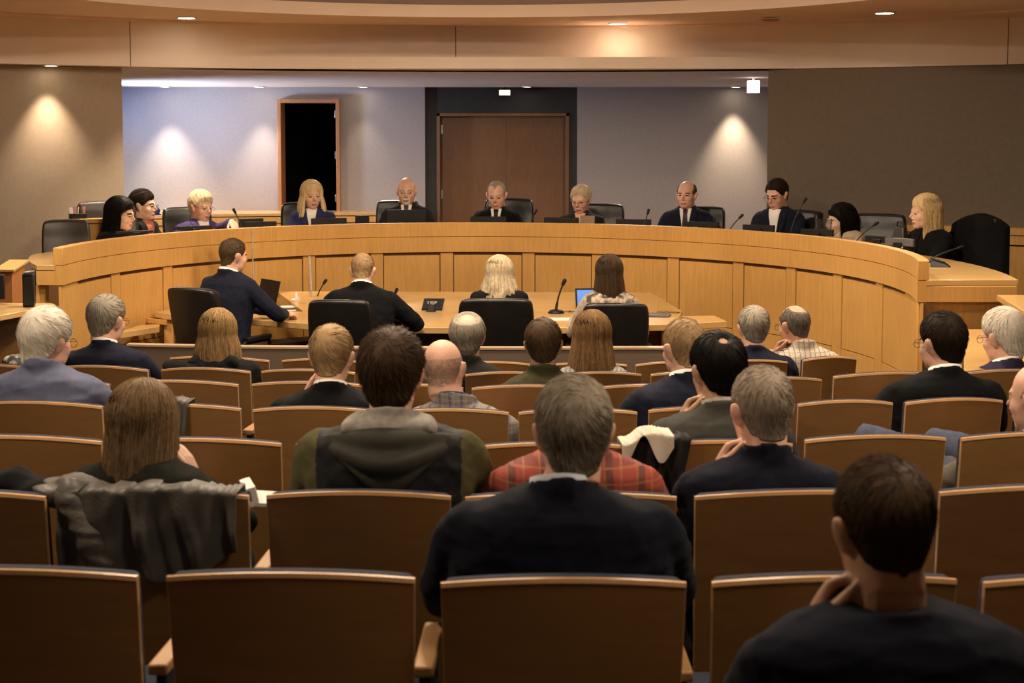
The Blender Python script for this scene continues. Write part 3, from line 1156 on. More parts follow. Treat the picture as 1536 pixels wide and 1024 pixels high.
def head_table(fem, jowl):
    key = (fem, jowl)
    if key in _tab:
        return _tab[key]
    az = np.arange(NA) * 2 * PI / NA
    el = (np.arange(NE + 1) / NE - 0.5) * PI
    A, E_ = np.meshgrid(az, el)
    D = np.stack([np.sin(A) * np.cos(E_), np.cos(A) * np.cos(E_), np.sin(E_)], -1)
    lo, hi = np.full(A.shape, 0.02), np.full(A.shape, 0.17)
    for _ in range(24):
        m = (lo + hi) / 2
        ins = head_sdf(D * m[..., None], fem, jowl) < 0
        lo = np.where(ins, m, lo)
        hi = np.where(ins, hi, m)
    _tab[key] = (D, (lo + hi) / 2)
    return _tab[key]


def tab_lookup(T, D):
    az = np.mod(np.arctan2(D[..., 0], D[..., 1]), 2 * PI) / (2 * PI) * NA
    el = (np.arcsin(np.clip(D[..., 2], -1, 1)) / PI + 0.5) * NE
    i0 = np.floor(az).astype(int) % NA
    j0 = np.clip(np.floor(el).astype(int), 0, NE - 1)
    fa, fe = az - np.floor(az), el - j0
    i1 = (i0 + 1) % NA
    return (T[j0, i0] * (1 - fa) + T[j0, i1] * fa) * (1 - fe) + (T[j0 + 1, i0] * (1 - fa) + T[j0 + 1, i1] * fa) * fe


def grid_faces(nr, nc, wrap=True):
    F = []
    for j in range(nr - 1):
        for i in range(nc if wrap else nc - 1):
            k = (i + 1) % nc
            F.append((j * nc + i, j * nc + k, (j + 1) * nc + k, (j + 1) * nc + i))
    return F


def head_mesh(fem, jowl):
    D, R = head_table(fem, jowl)
    R = np.where(D[..., 2] < -0.55, np.minimum(R, 0.128), R)
    return (D * R[..., None]).reshape(-1, 3), grid_faces(NE + 1, NA)


def ellipsoid(c, r, rot=None, nu=12, nv=9):
    V = []
    for j in range(nv):
        e = (j / (nv - 1) - 0.5) * PI
        for i in range(nu):
            a = 2 * PI * i / nu
            V.append((math.cos(a) * math.cos(e), math.sin(a) * math.cos(e), math.sin(e)))
    V = np.array(V) * np.array(r)
    if rot is not None:
        V = V @ np.array(Euler(rot).to_matrix()).T
    return V + np.array(c), grid_faces(nv, nu)


# hairline: lowest elevation (deg) that carries hair, by azimuth from the front
def hairline(az, front=34, temple=26, side=2, ear=12, behind=-26, nape=-42):
    a = np.degrees(np.abs(np.mod(az + PI, 2 * PI) - PI))
    return np.interp(a, [0, 30, 48, 62, 74, 84, 100, 116, 135, 180], [front, front - 1, temple, 12, side, side + 4, ear, behind + 4, nape + 4, nape])


def hair_thickness(st):
    """table of hair thickness over the head (negative: no hair)"""
    az = np.arange(NA) * 2 * PI / NA
    el = (np.arange(NE + 1) / NE - 0.5) * PI
    A, E_ = np.meshgrid(az, el)
    hl = hairline(A, **st.get('line', {}))
    e = np.degrees(E_)
    t = st.get('t', 0.015)
    ts = st.get('ts', t * 0.6)         # thickness at the sides and nape
    top = np.clip((e - 5) / 50, 0, 1)
    T = ts + (t - ts) * top
    edge = np.clip((e - hl) / st.get('soft', 16), 0, 1)
    T = np.where(e > hl, T * (0.12 + 0.88 * edge), -0.014)
    D = np.stack([np.sin(A) * np.cos(E_), np.cos(A) * np.cos(E_), np.sin(E_)], -1)
    for (baz, bel, rad, amt) in st.get('bald', []):
        b = np.array([math.sin(R_(baz)) * math.cos(R_(bel)), math.cos(R_(baz)) * math.cos(R_(bel)), math.sin(R_(bel))])
        ang = np.degrees(np.arccos(np.clip(D @ b, -1, 1)))
        w = np.clip((ang - rad) / 12, 0, 1)
        T = np.where(T > 0, T * w - (1 - w) * 0.012 * amt, T)
    for (baz, bel, rad, amt) in st.get('bump', []):
        b = np.array([math.sin(R_(baz)) * math.cos(R_(bel)), math.cos(R_(baz)) * math.cos(R_(bel)), math.sin(R_(bel))])
        ang = np.degrees(np.arccos(np.clip(D @ b, -1, 1)))
        T = np.where(T > 0, T + amt * np.exp(-(ang / rad) ** 2), T)
    return T


def strands_to_mesh(P, r):
    """P: (n strands, k points, 3) -> three-sided tapering tubes"""
    n, k, _ = P.shape
    T = np.gradient(P, axis=1)
    T /= np.linalg.norm(T, axis=2, keepdims=True) + 1e-9
    ref = np.where(np.abs(T[..., 2:3]) < 0.9, np.array([0, 0, 1.0]), np.array([1.0, 0, 0]))
    N = np.cross(T, ref)
    N /= np.linalg.norm(N, axis=2, keepdims=True) + 1e-9
    B = np.cross(T, N)
    tt = np.linspace(0, 1, k)
    rad = r * (1 - 0.75 * tt ** 2)
    V = []
    for q in range(3):
        a = q * 2 * PI / 3
        V.append(P + rad[None, :, None] * (math.cos(a) * N + math.sin(a) * B))
    V = np.stack(V, 2).reshape(-1, 3)          # n,k,3 ordering
    base = (np.arange(n)[:, None] * k + np.arange(k - 1)[None]).reshape(-1) * 3
    F = []
    for q in range(3):
        q2 = (q + 1) % 3
        F.append(np.stack([base + q, base + q2, base + 3 + q2, base + 3 + q], 1))
    return V, np.concatenate(F)


def short_hair(st, fem, jowl, rng):
    D, R = head_table(fem, jowl)
    T = hair_thickness(st)
    az = np.arctan2(D[..., 0], D[..., 1])
    lump = st.get('lump', 0.0)
    if lump:
        T = np.where(T > 0, T + lump * (np.sin(D[..., 0] * 55 + 3 * np.sin(D[..., 2] * 40)) * np.sin(D[..., 2] * 48 + 2 * np.sin(D[..., 1] * 35))), T)
    Rc = np.where((D[..., 2] < -0.55) & (T < 0), np.minimum(R, 0.115), R)
    V = (D * (Rc + T)[..., None]).reshape(-1, 3)
    F = np.array(grid_faces(NE + 1, NA))
    if st.get('nocap'):
        V, F = np.zeros((0, 3)), np.zeros((0, 4), int)
    n = st.get('n', 900)
    if n:
        cand = rng.normal(size=(n * 6, 3))
        cand /= np.linalg.norm(cand, axis=1)[:, None]
        tk = tab_lookup(T, cand)
        cand = cand[tk > 0.001][:n]
        wb, we = st.get('whorl', (180, 48))
        c = np.array([math.sin(R_(wb)) * math.cos(R_(we)), math.cos(R_(wb)) * math.cos(R_(we)), math.sin(R_(we))])
        K = 5
        step = st.get('len', 0.035) / 0.1 / (K - 1) * rng.uniform(0.7, 1.3, len(cand))
        lift = st.get('lift', 0.006) * rng.uniform(0.3, 1.4, len(cand))
        d = cand.copy()
        pts = []
        jit = rng.normal(size=d.shape) * st.get('mess', 0.25)
        for k in range(K):
            tk_ = np.maximum(tab_lookup(T, d), 0)
            r = tab_lookup(R, d) + tk_ * 0.92 + lift * np.minimum(1, tk_ / 0.009) * (k / (K - 1)) ** 1.3 - 0.001 * (tk_ < 0.001)
            pts.append(d * r[:, None])
            fl = d - c * (d @ c)[:, None] * 1.0
            fl = d * (d @ c)[:, None] - c
            fl -= d * np.sum(fl * d, 1)[:, None]
            sw = np.cross(d, fl)
            fl = fl + st.get('swirl', 0.35) * sw + jit * 0.35
            fl /= np.linalg.norm(fl, axis=1)[:, None] + 1e-6
            ok = (tab_lookup(T, d + fl * step[:, None]) > 0.0015)[:, None]
            d = d + fl * step[:, None] * np.where(ok, 1.0, 0.06)
            d /= np.linalg.norm(d, axis=1)[:, None]
        P = np.stack(pts, 1)
        V2, F2 = strands_to_mesh(P, st.get('r', 0.0011))
        F = np.vstack([F, F2 + len(V)])
        V = np.vstack([V, V2])
    return V, F


def long_hair(st, fem, jowl, rng):
    """cap plus a curtain that hangs round the back of the head"""
    D, R = head_table(fem, jowl)
    t = st.get('t', 0.02)
    L = st['L']
    a0 = R_(st.get('open', 62))
    part = st.get('flare', 0.0)
    cap = dict(st)
    cap['ts'] = t
    cap['n'] = 0
    V, F = short_hair(cap, fem, jowl, rng)
    Vs, Fs = [V], [F]
    na, nr = 56, 30
    back = st.get('back', 0.0)

    def surf(a, s, inset=0.0):
        """a: azimuth; s in 0..1 from the crown side to the hem"""
        e0 = R_(62)
        z_eq = 0.0
        s1 = 0.38
        a = np.asarray(a, float)
        s = np.asarray(s, float)
        el = np.where(s < s1, e0 * (1 - s / s1), 0.0)
        d = np.stack([np.sin(a) * np.cos(el), np.cos(a) * np.cos(el), np.sin(el)], -1)
        r = tab_lookup(R, d) + t - inset
        P = d * r[..., None]
        q = np.clip((s - s1) / (1 - s1), 0, 1)
        ln = L * (1 + st.get('vcut', 0.0) * (np.cos(a) * -0.5 - 0.2))
        wid = 1 + part * q - st.get('neck', 0.10) * np.sin(PI * np.clip(q * 1.2, 0, 1))
        fwd = np.where(np.cos(a) > 0, np.cos(a) * st.get('fwd', 0.0) * q, 0)
        P[..., 0] *= wid
        P[..., 1] = P[..., 1] * (1 + 0.3 * part * q) - back * q * (np.cos(a) < 0.2) + fwd
        P[..., 2] -= q * ln
        wv = st.get('wave', 0.0)
        if wv:
            w = wv * q * np.sin(q * st.get('wf', 14) + 2.5 * np.sin(a * 5))
            P[..., 0] += w * np.sin(a) + wv * 0.6 * q * np.sin(a * 17 + q * 9)
            P[..., 1] += w * np.cos(a)
        return P

    aa = np.linspace(a0, 2 * PI - a0, na)
    ss = np.linspace(0.12, 1, nr)
    A, S = np.meshgrid(aa, ss)
    lump = st.get('clump', 0.003)
    O = surf(A, S) + 0
    cl = lump * np.sin(A * 21 + 2 * np.sin(S * 6 + A * 3)) * np.clip(S - 0.2, 0, 1)
    O[..., 0] += cl * np.sin(A)
    O[..., 1] += cl * np.cos(A)
    O[-1, :, 2] += 0.012 * np.sin(aa * 13) + 0.008 * np.sin(aa * 29)
    I = surf(A, S, st.get('thick', 0.028))
    I[-1, :, 2] = O[-1, :, 2] + 0.004
    V = np.concatenate([O.reshape(-1, 3), I.reshape(-1, 3)])
    F = grid_faces(nr, na, False)
    k = nr * na
    F += [(k + a, k + d, k + c, k + b) for a, b, c, d in grid_faces(nr, na, False)]
    for i in range(na - 1):
        F.append(((nr - 1) * na + i, (nr - 1) * na + i + 1, k + (nr - 1) * na + i + 1, k + (nr - 1) * na + i))
        F.append((i + 1, i, k + i, k + i + 1))
    for j in range(nr - 1):
        F.append((j * na, (j + 1) * na, k + (j + 1) * na, k + j * na))
        F.append(((j + 1) * na + na - 1, j * na + na - 1, k + j * na + na - 1, k + (j + 1) * na + na - 1))
    F = np.array(F)
    off = len(Vs[0])
    Vs.append(V)
    Fs.append(F + off)
    off += len(V)
    n = st.get('n', 500)
    if n:
        K = 14
        a = rng.uniform(a0, 2 * PI - a0, n)
        s0 = rng.uniform(-0.05, 0.35, n)
        s1 = rng.uniform(0.85, 1.06, n)
        tt = np.linspace(0, 1, K)
        S = s0[:, None] + (s1 - s0)[:, None] * tt[None]
        Aw = a[:, None] + rng.normal(size=(n, 1)) * 0.06 * tt[None] + 0.05 * np.sin(tt[None] * 5 + rng.uniform(0, 6, (n, 1)))
        P = surf(Aw, np.clip(S, 0, 1.0))
        P[..., 2] -= np.maximum(S - 1, 0) * L
        outv = np.stack([np.sin(Aw), np.cos(Aw), np.zeros_like(Aw)], -1)
        cl = lump * np.sin(Aw * 21 + 2 * np.sin(S * 6 + Aw * 3)) * np.clip(S - 0.2, 0, 1)
        P += outv * (cl + 0.001 + rng.uniform(-0.001, 0.004, (n, 1)))[..., None]
        V2, F2 = strands_to_mesh(P, st.get('r', 0.0013))
        Vs.append(V2)
        Fs.append(F2 + off)
        off += len(V2)
    # strands over the crown, parting to both sides
    n2 = n // 2
    if n2:
        K = 7
        px = st.get('part_az', 0.0)
        cand = rng.normal(size=(n2 * 5, 3))
        cand /= np.linalg.norm(cand, axis=1)[:, None]
        T = hair_thickness(cap)
        cand = cand[(tab_lookup(T, cand) > 0.004) & (cand[:, 2] > 0.05)][:n2]
        pts = []
        d = cand.copy()
        for k in range(K):
            r = tab_lookup(R, d) + np.maximum(tab_lookup(T, d), 0.004) + 0.001
            pts.append(d * r[:, None])
            fl = np.stack([np.sign(d[:, 0] - px) * 0.6, -0.45 + 0 * d[:, 0], -0.9 + 0 * d[:, 0]], 1)
            fl -= d * np.sum(fl * d, 1)[:, None]
            fl /= np.linalg.norm(fl, axis=1)[:, None] + 1e-6
            d = d + fl * 0.11
            d /= np.linalg.norm(d, axis=1)[:, None]
        V2, F2 = strands_to_mesh(np.stack(pts, 1), st.get('r', 0.0013))
        Vs.append(V2)
        Fs.append(F2 + off)
        off += len(V2)
    if st.get('bun'):
        V2, F2 = ellipsoid((0, -0.125, 0.015), (0.035, 0.03, 0.035))
        Vs.append(V2)
        Fs.append(np.array(F2) + off)
    return np.vstack(Vs), np.vstack(Fs)


# ------------------------------------------------------------------ people: bodies
def ik(S, W, l1, l2, pole):
    S, W, pole = Vector(S), Vector(W), Vector(pole)
    d = W - S
    L = min(d.length, (l1 + l2) * 0.995)
    if L < abs(l1 - l2) * 1.2:
        L = abs(l1 - l2) * 1.2
    u = d.normalized()
    W = S + u * L
    a = (l1 * l1 - l2 * l2 + L * L) / (2 * L)
    h = math.sqrt(max(0, l1 * l1 - a * a))
    p = pole - u * pole.dot(u)
    p.normalize()
    return S + u * a + p * h, W


def hand_parts(W, d, n, side, curl=0.5, s=1.0, spread=0.06, thumb_in=0.4):
    """palm, four fingers and thumb as overlapping tapered tubes.
    W wrist, d along the fingers, n out of the back of the hand, side +1/-1: thumb side"""
    d = Vector(d).normalized()
    n = Vector(n)
    n = (n - d * n.dot(d)).normalized()
    t = d.cross(n) * side          # toward the thumb
    W = Vector(W)
    parts = []
    for k, off in enumerate((0.030, 0.010, -0.010, -0.029)):
        b = W + d * (0.088 - 0.006 * abs(k - 1)) * s + t * off * s
        parts.append(chain([W + t * off * 0.55 * s + d * 0.006, W + d * 0.045 * s + t * off * 0.85 * s, b], [0.0155 * s, 0.0150 * s, 0.0115 * s], 8, 2))
        ln = (0.070, 0.078, 0.073, 0.057)[k] * s
        ang = curl * (0.9 + 0.1 * k)
        P = [b]
        cur = 0.25 * curl
        pos = b
        for seg in (0.45, 0.32, 0.25):
            cur += ang * (0.35 if seg == 0.45 else 0.6)
            dirv = (d * math.cos(cur) - n * math.sin(cur) + t * (spread * (1.5 - k) * 0.5)).normalized()
            pos = pos + dirv * ln * seg
            P.append(pos)
        parts.append(chain(P, [0.0098 * s, 0.0090 * s, 0.0084 * s, 0.0068 * s], 8, 2))
    b = W + d * 0.022 * s + t * 0.026 * s - n * 0.008 * s
    d1 = (d * 0.75 + t * (0.75 - 0.4 * thumb_in) - n * (0.35 + 0.4 * thumb_in)).normalized()
    d2 = (d * 0.95 + t * (0.25 - 0.5 * thumb_in) - n * 0.25).normalized()
    m = b + d1 * 0.045 * s
    parts.append(chain([b - d1 * 0.01, m, m + d2 * 0.034 * s, m + d2 * 0.060 * s], [0.0155 * s, 0.0125 * s, 0.0105 * s, 0.0080 * s], 8, 2))
    return parts


def remesh(name, parts, voxel, mats, parent, smooth_it=2, post=None, mat_fn=None):
    Vs, Fs, off = [], [], 0
    for V, F in parts:
        Vs.append(np.asarray(V, float))
        Fs += [tuple(int(i) + off for i in f) for f in F]
        off += len(V)
    me = bpy.data.meshes.new(name)
    me.from_pydata(np.vstack(Vs).tolist(), [], Fs)
    fix_normals(me)
    o = bpy.data.objects.new(name, me)
    C.objects.link(o)
    md = o.modifiers.new('r', 'REMESH')
    md.mode = 'VOXEL'
    md.voxel_size = voxel
    md.adaptivity = 0.0
    if smooth_it:
        ms = o.modifiers.new('s', 'SMOOTH')
        ms.factor = 0.5
        ms.iterations = smooth_it
    dg = bpy.context.evaluated_depsgraph_get()
    m2 = bpy.data.meshes.new_from_object(o.evaluated_get(dg))
    o.modifiers.clear()
    o.data = m2
    bpy.data.meshes.remove(me)
    m2.name = name
    nv = len(m2.vertices)
    co = np.empty(nv * 3)
    m2.vertices.foreach_get('co', co)
    co = co.reshape(-1, 3)
    if post is not None:
        no = np.empty(nv * 3)
        m2.vertices.foreach_get('normal', no)
        co = post(co, no.reshape(-1, 3))
        m2.vertices.foreach_set('co', co.reshape(-1))
    m2.materials.clear()
    for mm in mats:
        m2.materials.append(mm)
    if mat_fn is not None and len(mats) > 1:
        ce = np.empty(len(m2.polygons) * 3)
        m2.polygons.foreach_get('center', ce)
        m2.polygons.foreach_set('material_index', mat_fn(ce.reshape(-1, 3)).astype(np.int32))
    m2.polygons.foreach_set('use_smooth', [True] * len(m2.polygons))
    m2.update()
    o.parent = parent
    return o


def superring(hw, hd, cy, z, n=28, e=2.35):
    a = np.arange(n) * 2 * PI / n
    c, s = np.cos(a), np.sin(a)
    x = hw * np.sign(c) * np.abs(c) ** (2 / e)
    y = hd * np.sign(s) * np.abs(s) ** (2 / e)
    return np.stack([x, y + cy, np.full(n, z)], 1)


def torso_sections(T, sw, bulk, lean, fem, hunch=0.0):
    k = sw / 0.205
    S = [(0.034, 0.060, 0.060), (0.014, 0.080 * k, 0.070), (-0.004, 0.118 * k, 0.083), (-0.021, 0.160 * k, 0.098), (-0.050, 0.190 * k, 0.112),
         (-0.14, 0.198 * k, 0.125 * bulk), (-0.24, (0.186 - 0.014 * fem) * k, 0.130 * bulk), (-0.35, (0.172 - 0.022 * fem) * k * bulk ** 0.6, 0.126 * bulk)]
    S = [(T + z, a, b) for z, a, b in S]
    zl = T - 0.35
    S += [(max(0.60, zl - 0.06), (0.172 - 0.01 * fem) * k * bulk ** 0.7, 0.130 * bulk), (0.50, 0.190 * k * bulk ** 0.5, 0.145 * bulk), (0.435, 0.185 * k * bulk ** 0.5, 0.15 * bulk)]
    out = []
    for z, a, b in S:
        q = (z - 0.5) / (T - 0.5)
        y = math.tan(lean) * max(0, z - 0.5) - hunch * math.sin(PI * min(1, max(0, q))) * 1.0
        out.append((z, a, b, y))
    return out


def loft(sections, grow=0.0, n=28, e=2.35):
    V = np.vstack([superring(a + grow, b + grow, y, z, n, e) for z, a, b, y in sections])
    k = len(sections)
    F = grid_faces(k, n)
    F.append(tuple(range(n)))
    F.append(tuple(range((k - 1) * n, k * n))[::-1])
    return V, F


def wrinkle(amp, seed, lo=None):
    r = np.random.default_rng(seed)
    K = r.normal(size=(7, 3)) * np.array([9, 9, 16])
    ph = r.uniform(0, 6.28, 7)
    K2 = r.normal(size=(7, 3)) * 7

    def f(co, no):
        w = np.zeros(len(co))
        for i in range(7):
            u = co @ K[i] * 1.6 + ph[i] + 1.6 * np.sin(co @ K2[i] + ph[i] * 2)
            w += (1 - np.abs(np.sin(u))) ** 2.2
        w = w / 7 - 0.25
        a = amp
        return co + no * (w * a * 2.2)[:, None]
    return f


SKIN = {
    'fair': (0.74, 0.47, 0.345, 1), 'pink': (0.72, 0.415, 0.30, 1), 'tan': (0.56, 0.315, 0.20, 1), 'olive': (0.48, 0.28, 0.18, 1)}


def skin_mat(k):
    m = mat('skin ' + k, SKIN[k], 0.5, 0.07, 25, bump=0.08, bscale=300)
    p = m.node_tree.nodes['Principled BSDF']
    p.inputs['Subsurface Weight'].default_value = 0.06
    p.inputs['Subsurface Radius'].default_value = (0.012, 0.005, 0.003)
    return m


HAIRC = {
    'white': ((0.85, 0.79, 0.68, 1), (0.50, 0.44, 0.36, 1)), 'grey': ((0.40, 0.35, 0.285, 1), (0.21, 0.18, 0.14, 1)), 'darkgrey': ((0.19, 0.16, 0.13, 1), (0.09, 0.072, 0.055, 1)),
    'brown': ((0.092, 0.055, 0.031, 1), (0.044, 0.026, 0.015, 1)), 'darkbrown': ((0.026, 0.016, 0.010, 1), (0.012, 0.008, 0.006, 1)), 'black': ((0.010, 0.0075, 0.006, 1), (0.005, 0.004, 0.0035, 1)),
    'blonde': ((0.84, 0.65, 0.37, 1), (0.56, 0.39, 0.18, 1)), 'dirtyblonde': ((0.40, 0.255, 0.115, 1), (0.20, 0.115, 0.045, 1)), 'sandy': ((0.46, 0.31, 0.165, 1), (0.24, 0.15, 0.07, 1)),
    'lightbrown': ((0.30, 0.175, 0.078, 1), (0.14, 0.075, 0.031, 1)), 'midbrown': ((0.115, 0.072, 0.040, 1), (0.055, 0.034, 0.019, 1)), 'ashblonde': ((0.78, 0.66, 0.46, 1), (0.42, 0.32, 0.19, 1)),
    'buzzgrey': ((0.40, 0.33, 0.255, 1), (0.22, 0.175, 0.13, 1)), 'saltgrey': ((0.40, 0.34, 0.265, 1), (0.17, 0.14, 0.105, 1)), 'ashbrown': ((0.25, 0.16, 0.082, 1), (0.085, 0.052, 0.026, 1)), 'paleG': ((0.42, 0.36, 0.29, 1), (0.28, 0.23, 0.18, 1))}


def hmat(k):
    return hair_mat('hair ' + k, *HAIRC[k])


M_LIP = mat('lips', (0.42, 0.15, 0.115, 1), 0.45, 0.05)
M_EYE = mat('eye', (0.05, 0.032, 0.024, 1), 0.15, 0.2)
M_TROUSER = mat('dark trousers', (0.016, 0.016, 0.018, 1), 0.85, 0.2, 20)
M_SHOE = mat('black shoe leather', (0.012, 0.010, 0.009, 1), 0.4, 0.1)
M_SHIRTW = mat('white shirt cotton', (0.86, 0.83, 0.79, 1), 0.8, 0.03, 12)
M_SPEC = mat('spectacle frame', (0.02, 0.018, 0.016, 1), 0.3, 0.1)
M_GOLD = mat('gold pin', (0.75, 0.50, 0.12, 1), 0.3, 0.1, metal=0.8)


def rot_head(yaw, pitch, roll):
    return np.array((Matrix.Rotation(R_(yaw), 3, 'Z') @ Matrix.Rotation(R_(-pitch), 3, 'X') @ Matrix.Rotation(R_(roll), 3, 'Y')))


def person(label, hx, hy, Y, floor, face, body=None, name='person', skin='fair', fem=0.0, jowl=0.0, hs=1.0, hair=None, hc='brown',
           sw=0.205, bulk=1.0, lean=6, hunch=0.0, pitch=5, roll=0, fwd=0.035, arms=('lap', 'lap'), cloth=None, coll=None, top='suit', vneck=None, tie=None, lapels=False,
           glasses=False, beard=None, brow=None, voxel=0.0065, cvox=0.010, wr=0.006, extra=None, side=0.0, desk=None, trousers=None, pin=False, legs=True, cuff=None, hands=None, cap=True, knees=None, tdz=0.0, ctilt=0.030, cloth2=None, cloth_fn=None):
    """hx, hy: top of the head in the photo; Y distance; face: heading of the face, body: of the trunk (degrees, 0 = away from the camera, + = to the left)"""
    body = face if body is None else body
    yaw = face - body
    seed = int(abs(hx) * 7 + hy) % 9973
    rng = np.random.default_rng(seed)
    ht = (hair or {}).get('t', 0.004) * 0.85 + (0.004 if hair else 0)
    P = at_y(hx, hy, Y)
    H = P.z - floor
    RH = rot_head(yaw, pitch, roll)
    topz = float((RH @ np.array([0, -0.02, 0.119 + ht]))[2]) * hs
    hcz = H - topz
    T = hcz - 0.134 * hs + tdz
    ln = R_(lean)
    ty = math.tan(ln) * (T - 0.5)
    hcen = np.array([side, ty + 0.012 + fwd, hcz])
    th = R_(body)
    M = Matrix.Rotation(th, 3, 'Z')
    tl = np.array(M @ Vector((RH @ np.array([0, -0.02, 0.119])) * hs + Vector(hcen))) if False else np.array(M @ (Vector(hcen) + Vector(RH @ np.array([0, -0.02, 0.119]) * hs)))
    root = thing(name, label, 'person', (P.x - tl[0], P.y - tl[1], floor), th)
    toW = lambda V: (np.asarray(V) * hs) @ RH.T + hcen
    toH = lambda V: ((V - hcen) @ RH) / hs
    sm = skin_mat(skin)
    secs = torso_sections(T, sw, bulk, ln, fem, hunch)

    def yc(z):
        return float(np.interp(z, [s[0] for s in secs][::-1], [s[3] for s in secs][::-1]))

    # --- arms
    l1, l2 = 0.295 * (0.94 if fem else 1), 0.262 * (0.94 if fem else 1)
    limbs = []
    for i, s in enumerate((-1, 1)):
        S = Vector((s * (sw - 0.040), yc(T - 0.09), T - 0.064))
        mode = arms[i]
        if mode == 'lap':
            W, pole = Vector((s * 0.10, yc(0.7) + 0.34, 0.66)), Vector((s * 0.9, -0.5, -0.35))
            hd, hn, curl = Vector((-s * 0.5, 0.8, -0.25)), Vector((0, 0.2, 1)), 0.5
        elif mode == 'rest':
            W, pole = Vector((s * (sw + 0.06), yc(0.7) + 0.30, 0.70)), Vector((s * 0.6, -0.8, -0.3))
            hd, hn, curl = Vector((0, 1, -0.15)), Vector((0, 0, 1)), 0.5
        elif mode == 'desk':
            W, pole = Vector((s * 0.10, yc(T - 0.3) + 0.37, desk + 0.035)), Vector((s * 0.42, -0.5, -0.8))
            hd, hn, curl = Vector((-s * 0.55, 0.8, -0.05)), Vector((0, 0.0, 1)), 0.35
        elif mode == 'deskwide':
            W, pole = Vector((s * 0.17, yc(T - 0.3) + 0.37, desk + 0.035)), Vector((s * 0.42, -0.5, -0.8))
            hd, hn, curl = Vector((-s * 0.7, 0.7, -0.05)), Vector((0, 0.0, 1)), 0.35
        elif mode == 'chin':
            c = Vector(toW(np.array([[s * 0.068, 0.038, -0.092]]))[0])
            W = c + Vector((s * 0.046, 0.0, -0.080))
            pole = Vector((s * 0.8, 0.3, -0.9))
            hd, hn, curl = (c - W), Vector((s * 0.8, 0.55, 0.1)), 1.1
        elif mode == 'cheek':
            c = Vector(toW(np.array([[s * 0.070, 0.060, -0.040]]))[0])
            W = c + Vector((s * 0.055, 0.0, -0.125))
            pole = Vector((s * 0.9, 0.2, -0.8))
            hd, hn, curl = (c - W), Vector((s * 0.9, -0.1, 0.2)), 0.35
        else:
            W, pole, hd, hn, curl = [Vector(v) if not isinstance(v, float) else v for v in mode]
        E_, W = ik(S, W, l1, l2, pole)
        limbs.append((s, S, E_, W, hd, hn, curl))

    # --- skin: one continuous body
    V, F = head_mesh(fem, jowl)
    hsx = np.array([1.0, 1.0, 1.0])
    parts = [(toW(V * hsx), F)]
    for s in (-1, 1):
        V, F = ellipsoid((s * 0.0785, -0.012, -0.006), (0.0095, 0.021, 0.036), (R_(-12), R_(s * 12), R_(-s * 24)))
        parts.append((toW(V), F))
        V, F = ellipsoid((s * 0.0830, -0.022, 0.006), (0.008, 0.016, 0.025), (R_(-12), R_(s * 12), R_(-s * 30)))
        parts.append((toW(V), F))
        V, F = ellipsoid((s * 0.0315, 0.0745, 0.0005), (0.0135, 0.0125, 0.0115))
        parts.append((toW(V), F))
    nb = np.array([0, yc(T - 0.03) + 0.016, T - 0.035])
    nt = toW(np.array([[0, -0.022, -0.075]]))[0]
    nr = (0.060 - 0.009 * fem + 0.008 * jowl)
    parts.append(chain([nb, nb * 0.5 + nt * 0.5 + np.array([0, -0.004, 0]), nt], [nr * 1.04, nr, nr * 0.98], 20))
    jaw = toW(np.array([[0, 0.012, -0.085]]))[0]
    parts.append(chain([nb + np.array([0, 0.012, 0.01]), jaw], [nr * 0.95, nr * 0.75], 16))
    parts.append(loft([(z - 0.012, a - 0.028, b - 0.028, y) for z, a, b, y in secs[1:]]))
    for s, S, E_, W, hd, hn, curl in limbs:
        parts.append(chain([S + Vector((-s * 0.025, 0, -0.03)), E_, W], [0.032, 0.034, 0.026], 12))
        parts += hand_parts(W, hd, hn, s * -1 if True else s, curl, s=0.98 if not fem else 0.9)
    eyes_c = [np.array([s * 0.0315, 0.0745, 0.0005]) for s in (-1, 1)]

    def skin_fn(ce):
        Q = toH(ce)
        m = np.zeros(len(ce), int)
        x, y, z = np.abs(Q[:, 0]), Q[:, 1], Q[:, 2]
        lipm = (np.abs(z + 0.066) < 0.0085) & (x < 0.021) & (y > 0.078)
        m[lipm] = 1
        for c in eyes_c:
            m[(np.linalg.norm(Q - c, axis=1) < 0.0150) & (np.abs(z - 0.0) < 0.0048) & (y > 0.078)] = 2
        br = (x > 0.013) & (x < 0.050) & (np.abs(z - 0.0205 + 0.10 * np.maximum(x - 0.035, 0)) < 0.0042) & (y > 0.05)
        m[br] = 3
        if beard:
            bm = (y > 0.055) & (z < -0.043) & (z > -0.125) & (x < 0.034) & ~lipm & ((z < -0.074) | ((z > -0.056) & (x < 0.030)) | (x > 0.020))
            m[bm] = 4
        return m

    smats = [sm, M_LIP, M_EYE, hmat(brow or hc), hmat(beard or 'grey')]
    remesh('body', parts, voxel, smats, root, 1, mat_fn=skin_fn)

    # --- hair
    if hair:
        fn = long_hair if 'L' in hair else short_hair
        V, F = fn(hair, fem, jowl, rng)
        obj_np('hair', toW(V), F, hmat(hc), root)

    # --- clothing
    cl = []
    g = 0.012 if top in ('suit', 'coat') else 0.006
    cl.append(loft(secs[0 if top in ('suit', 'coat', 'shirt', 'polo') else 1:], g))
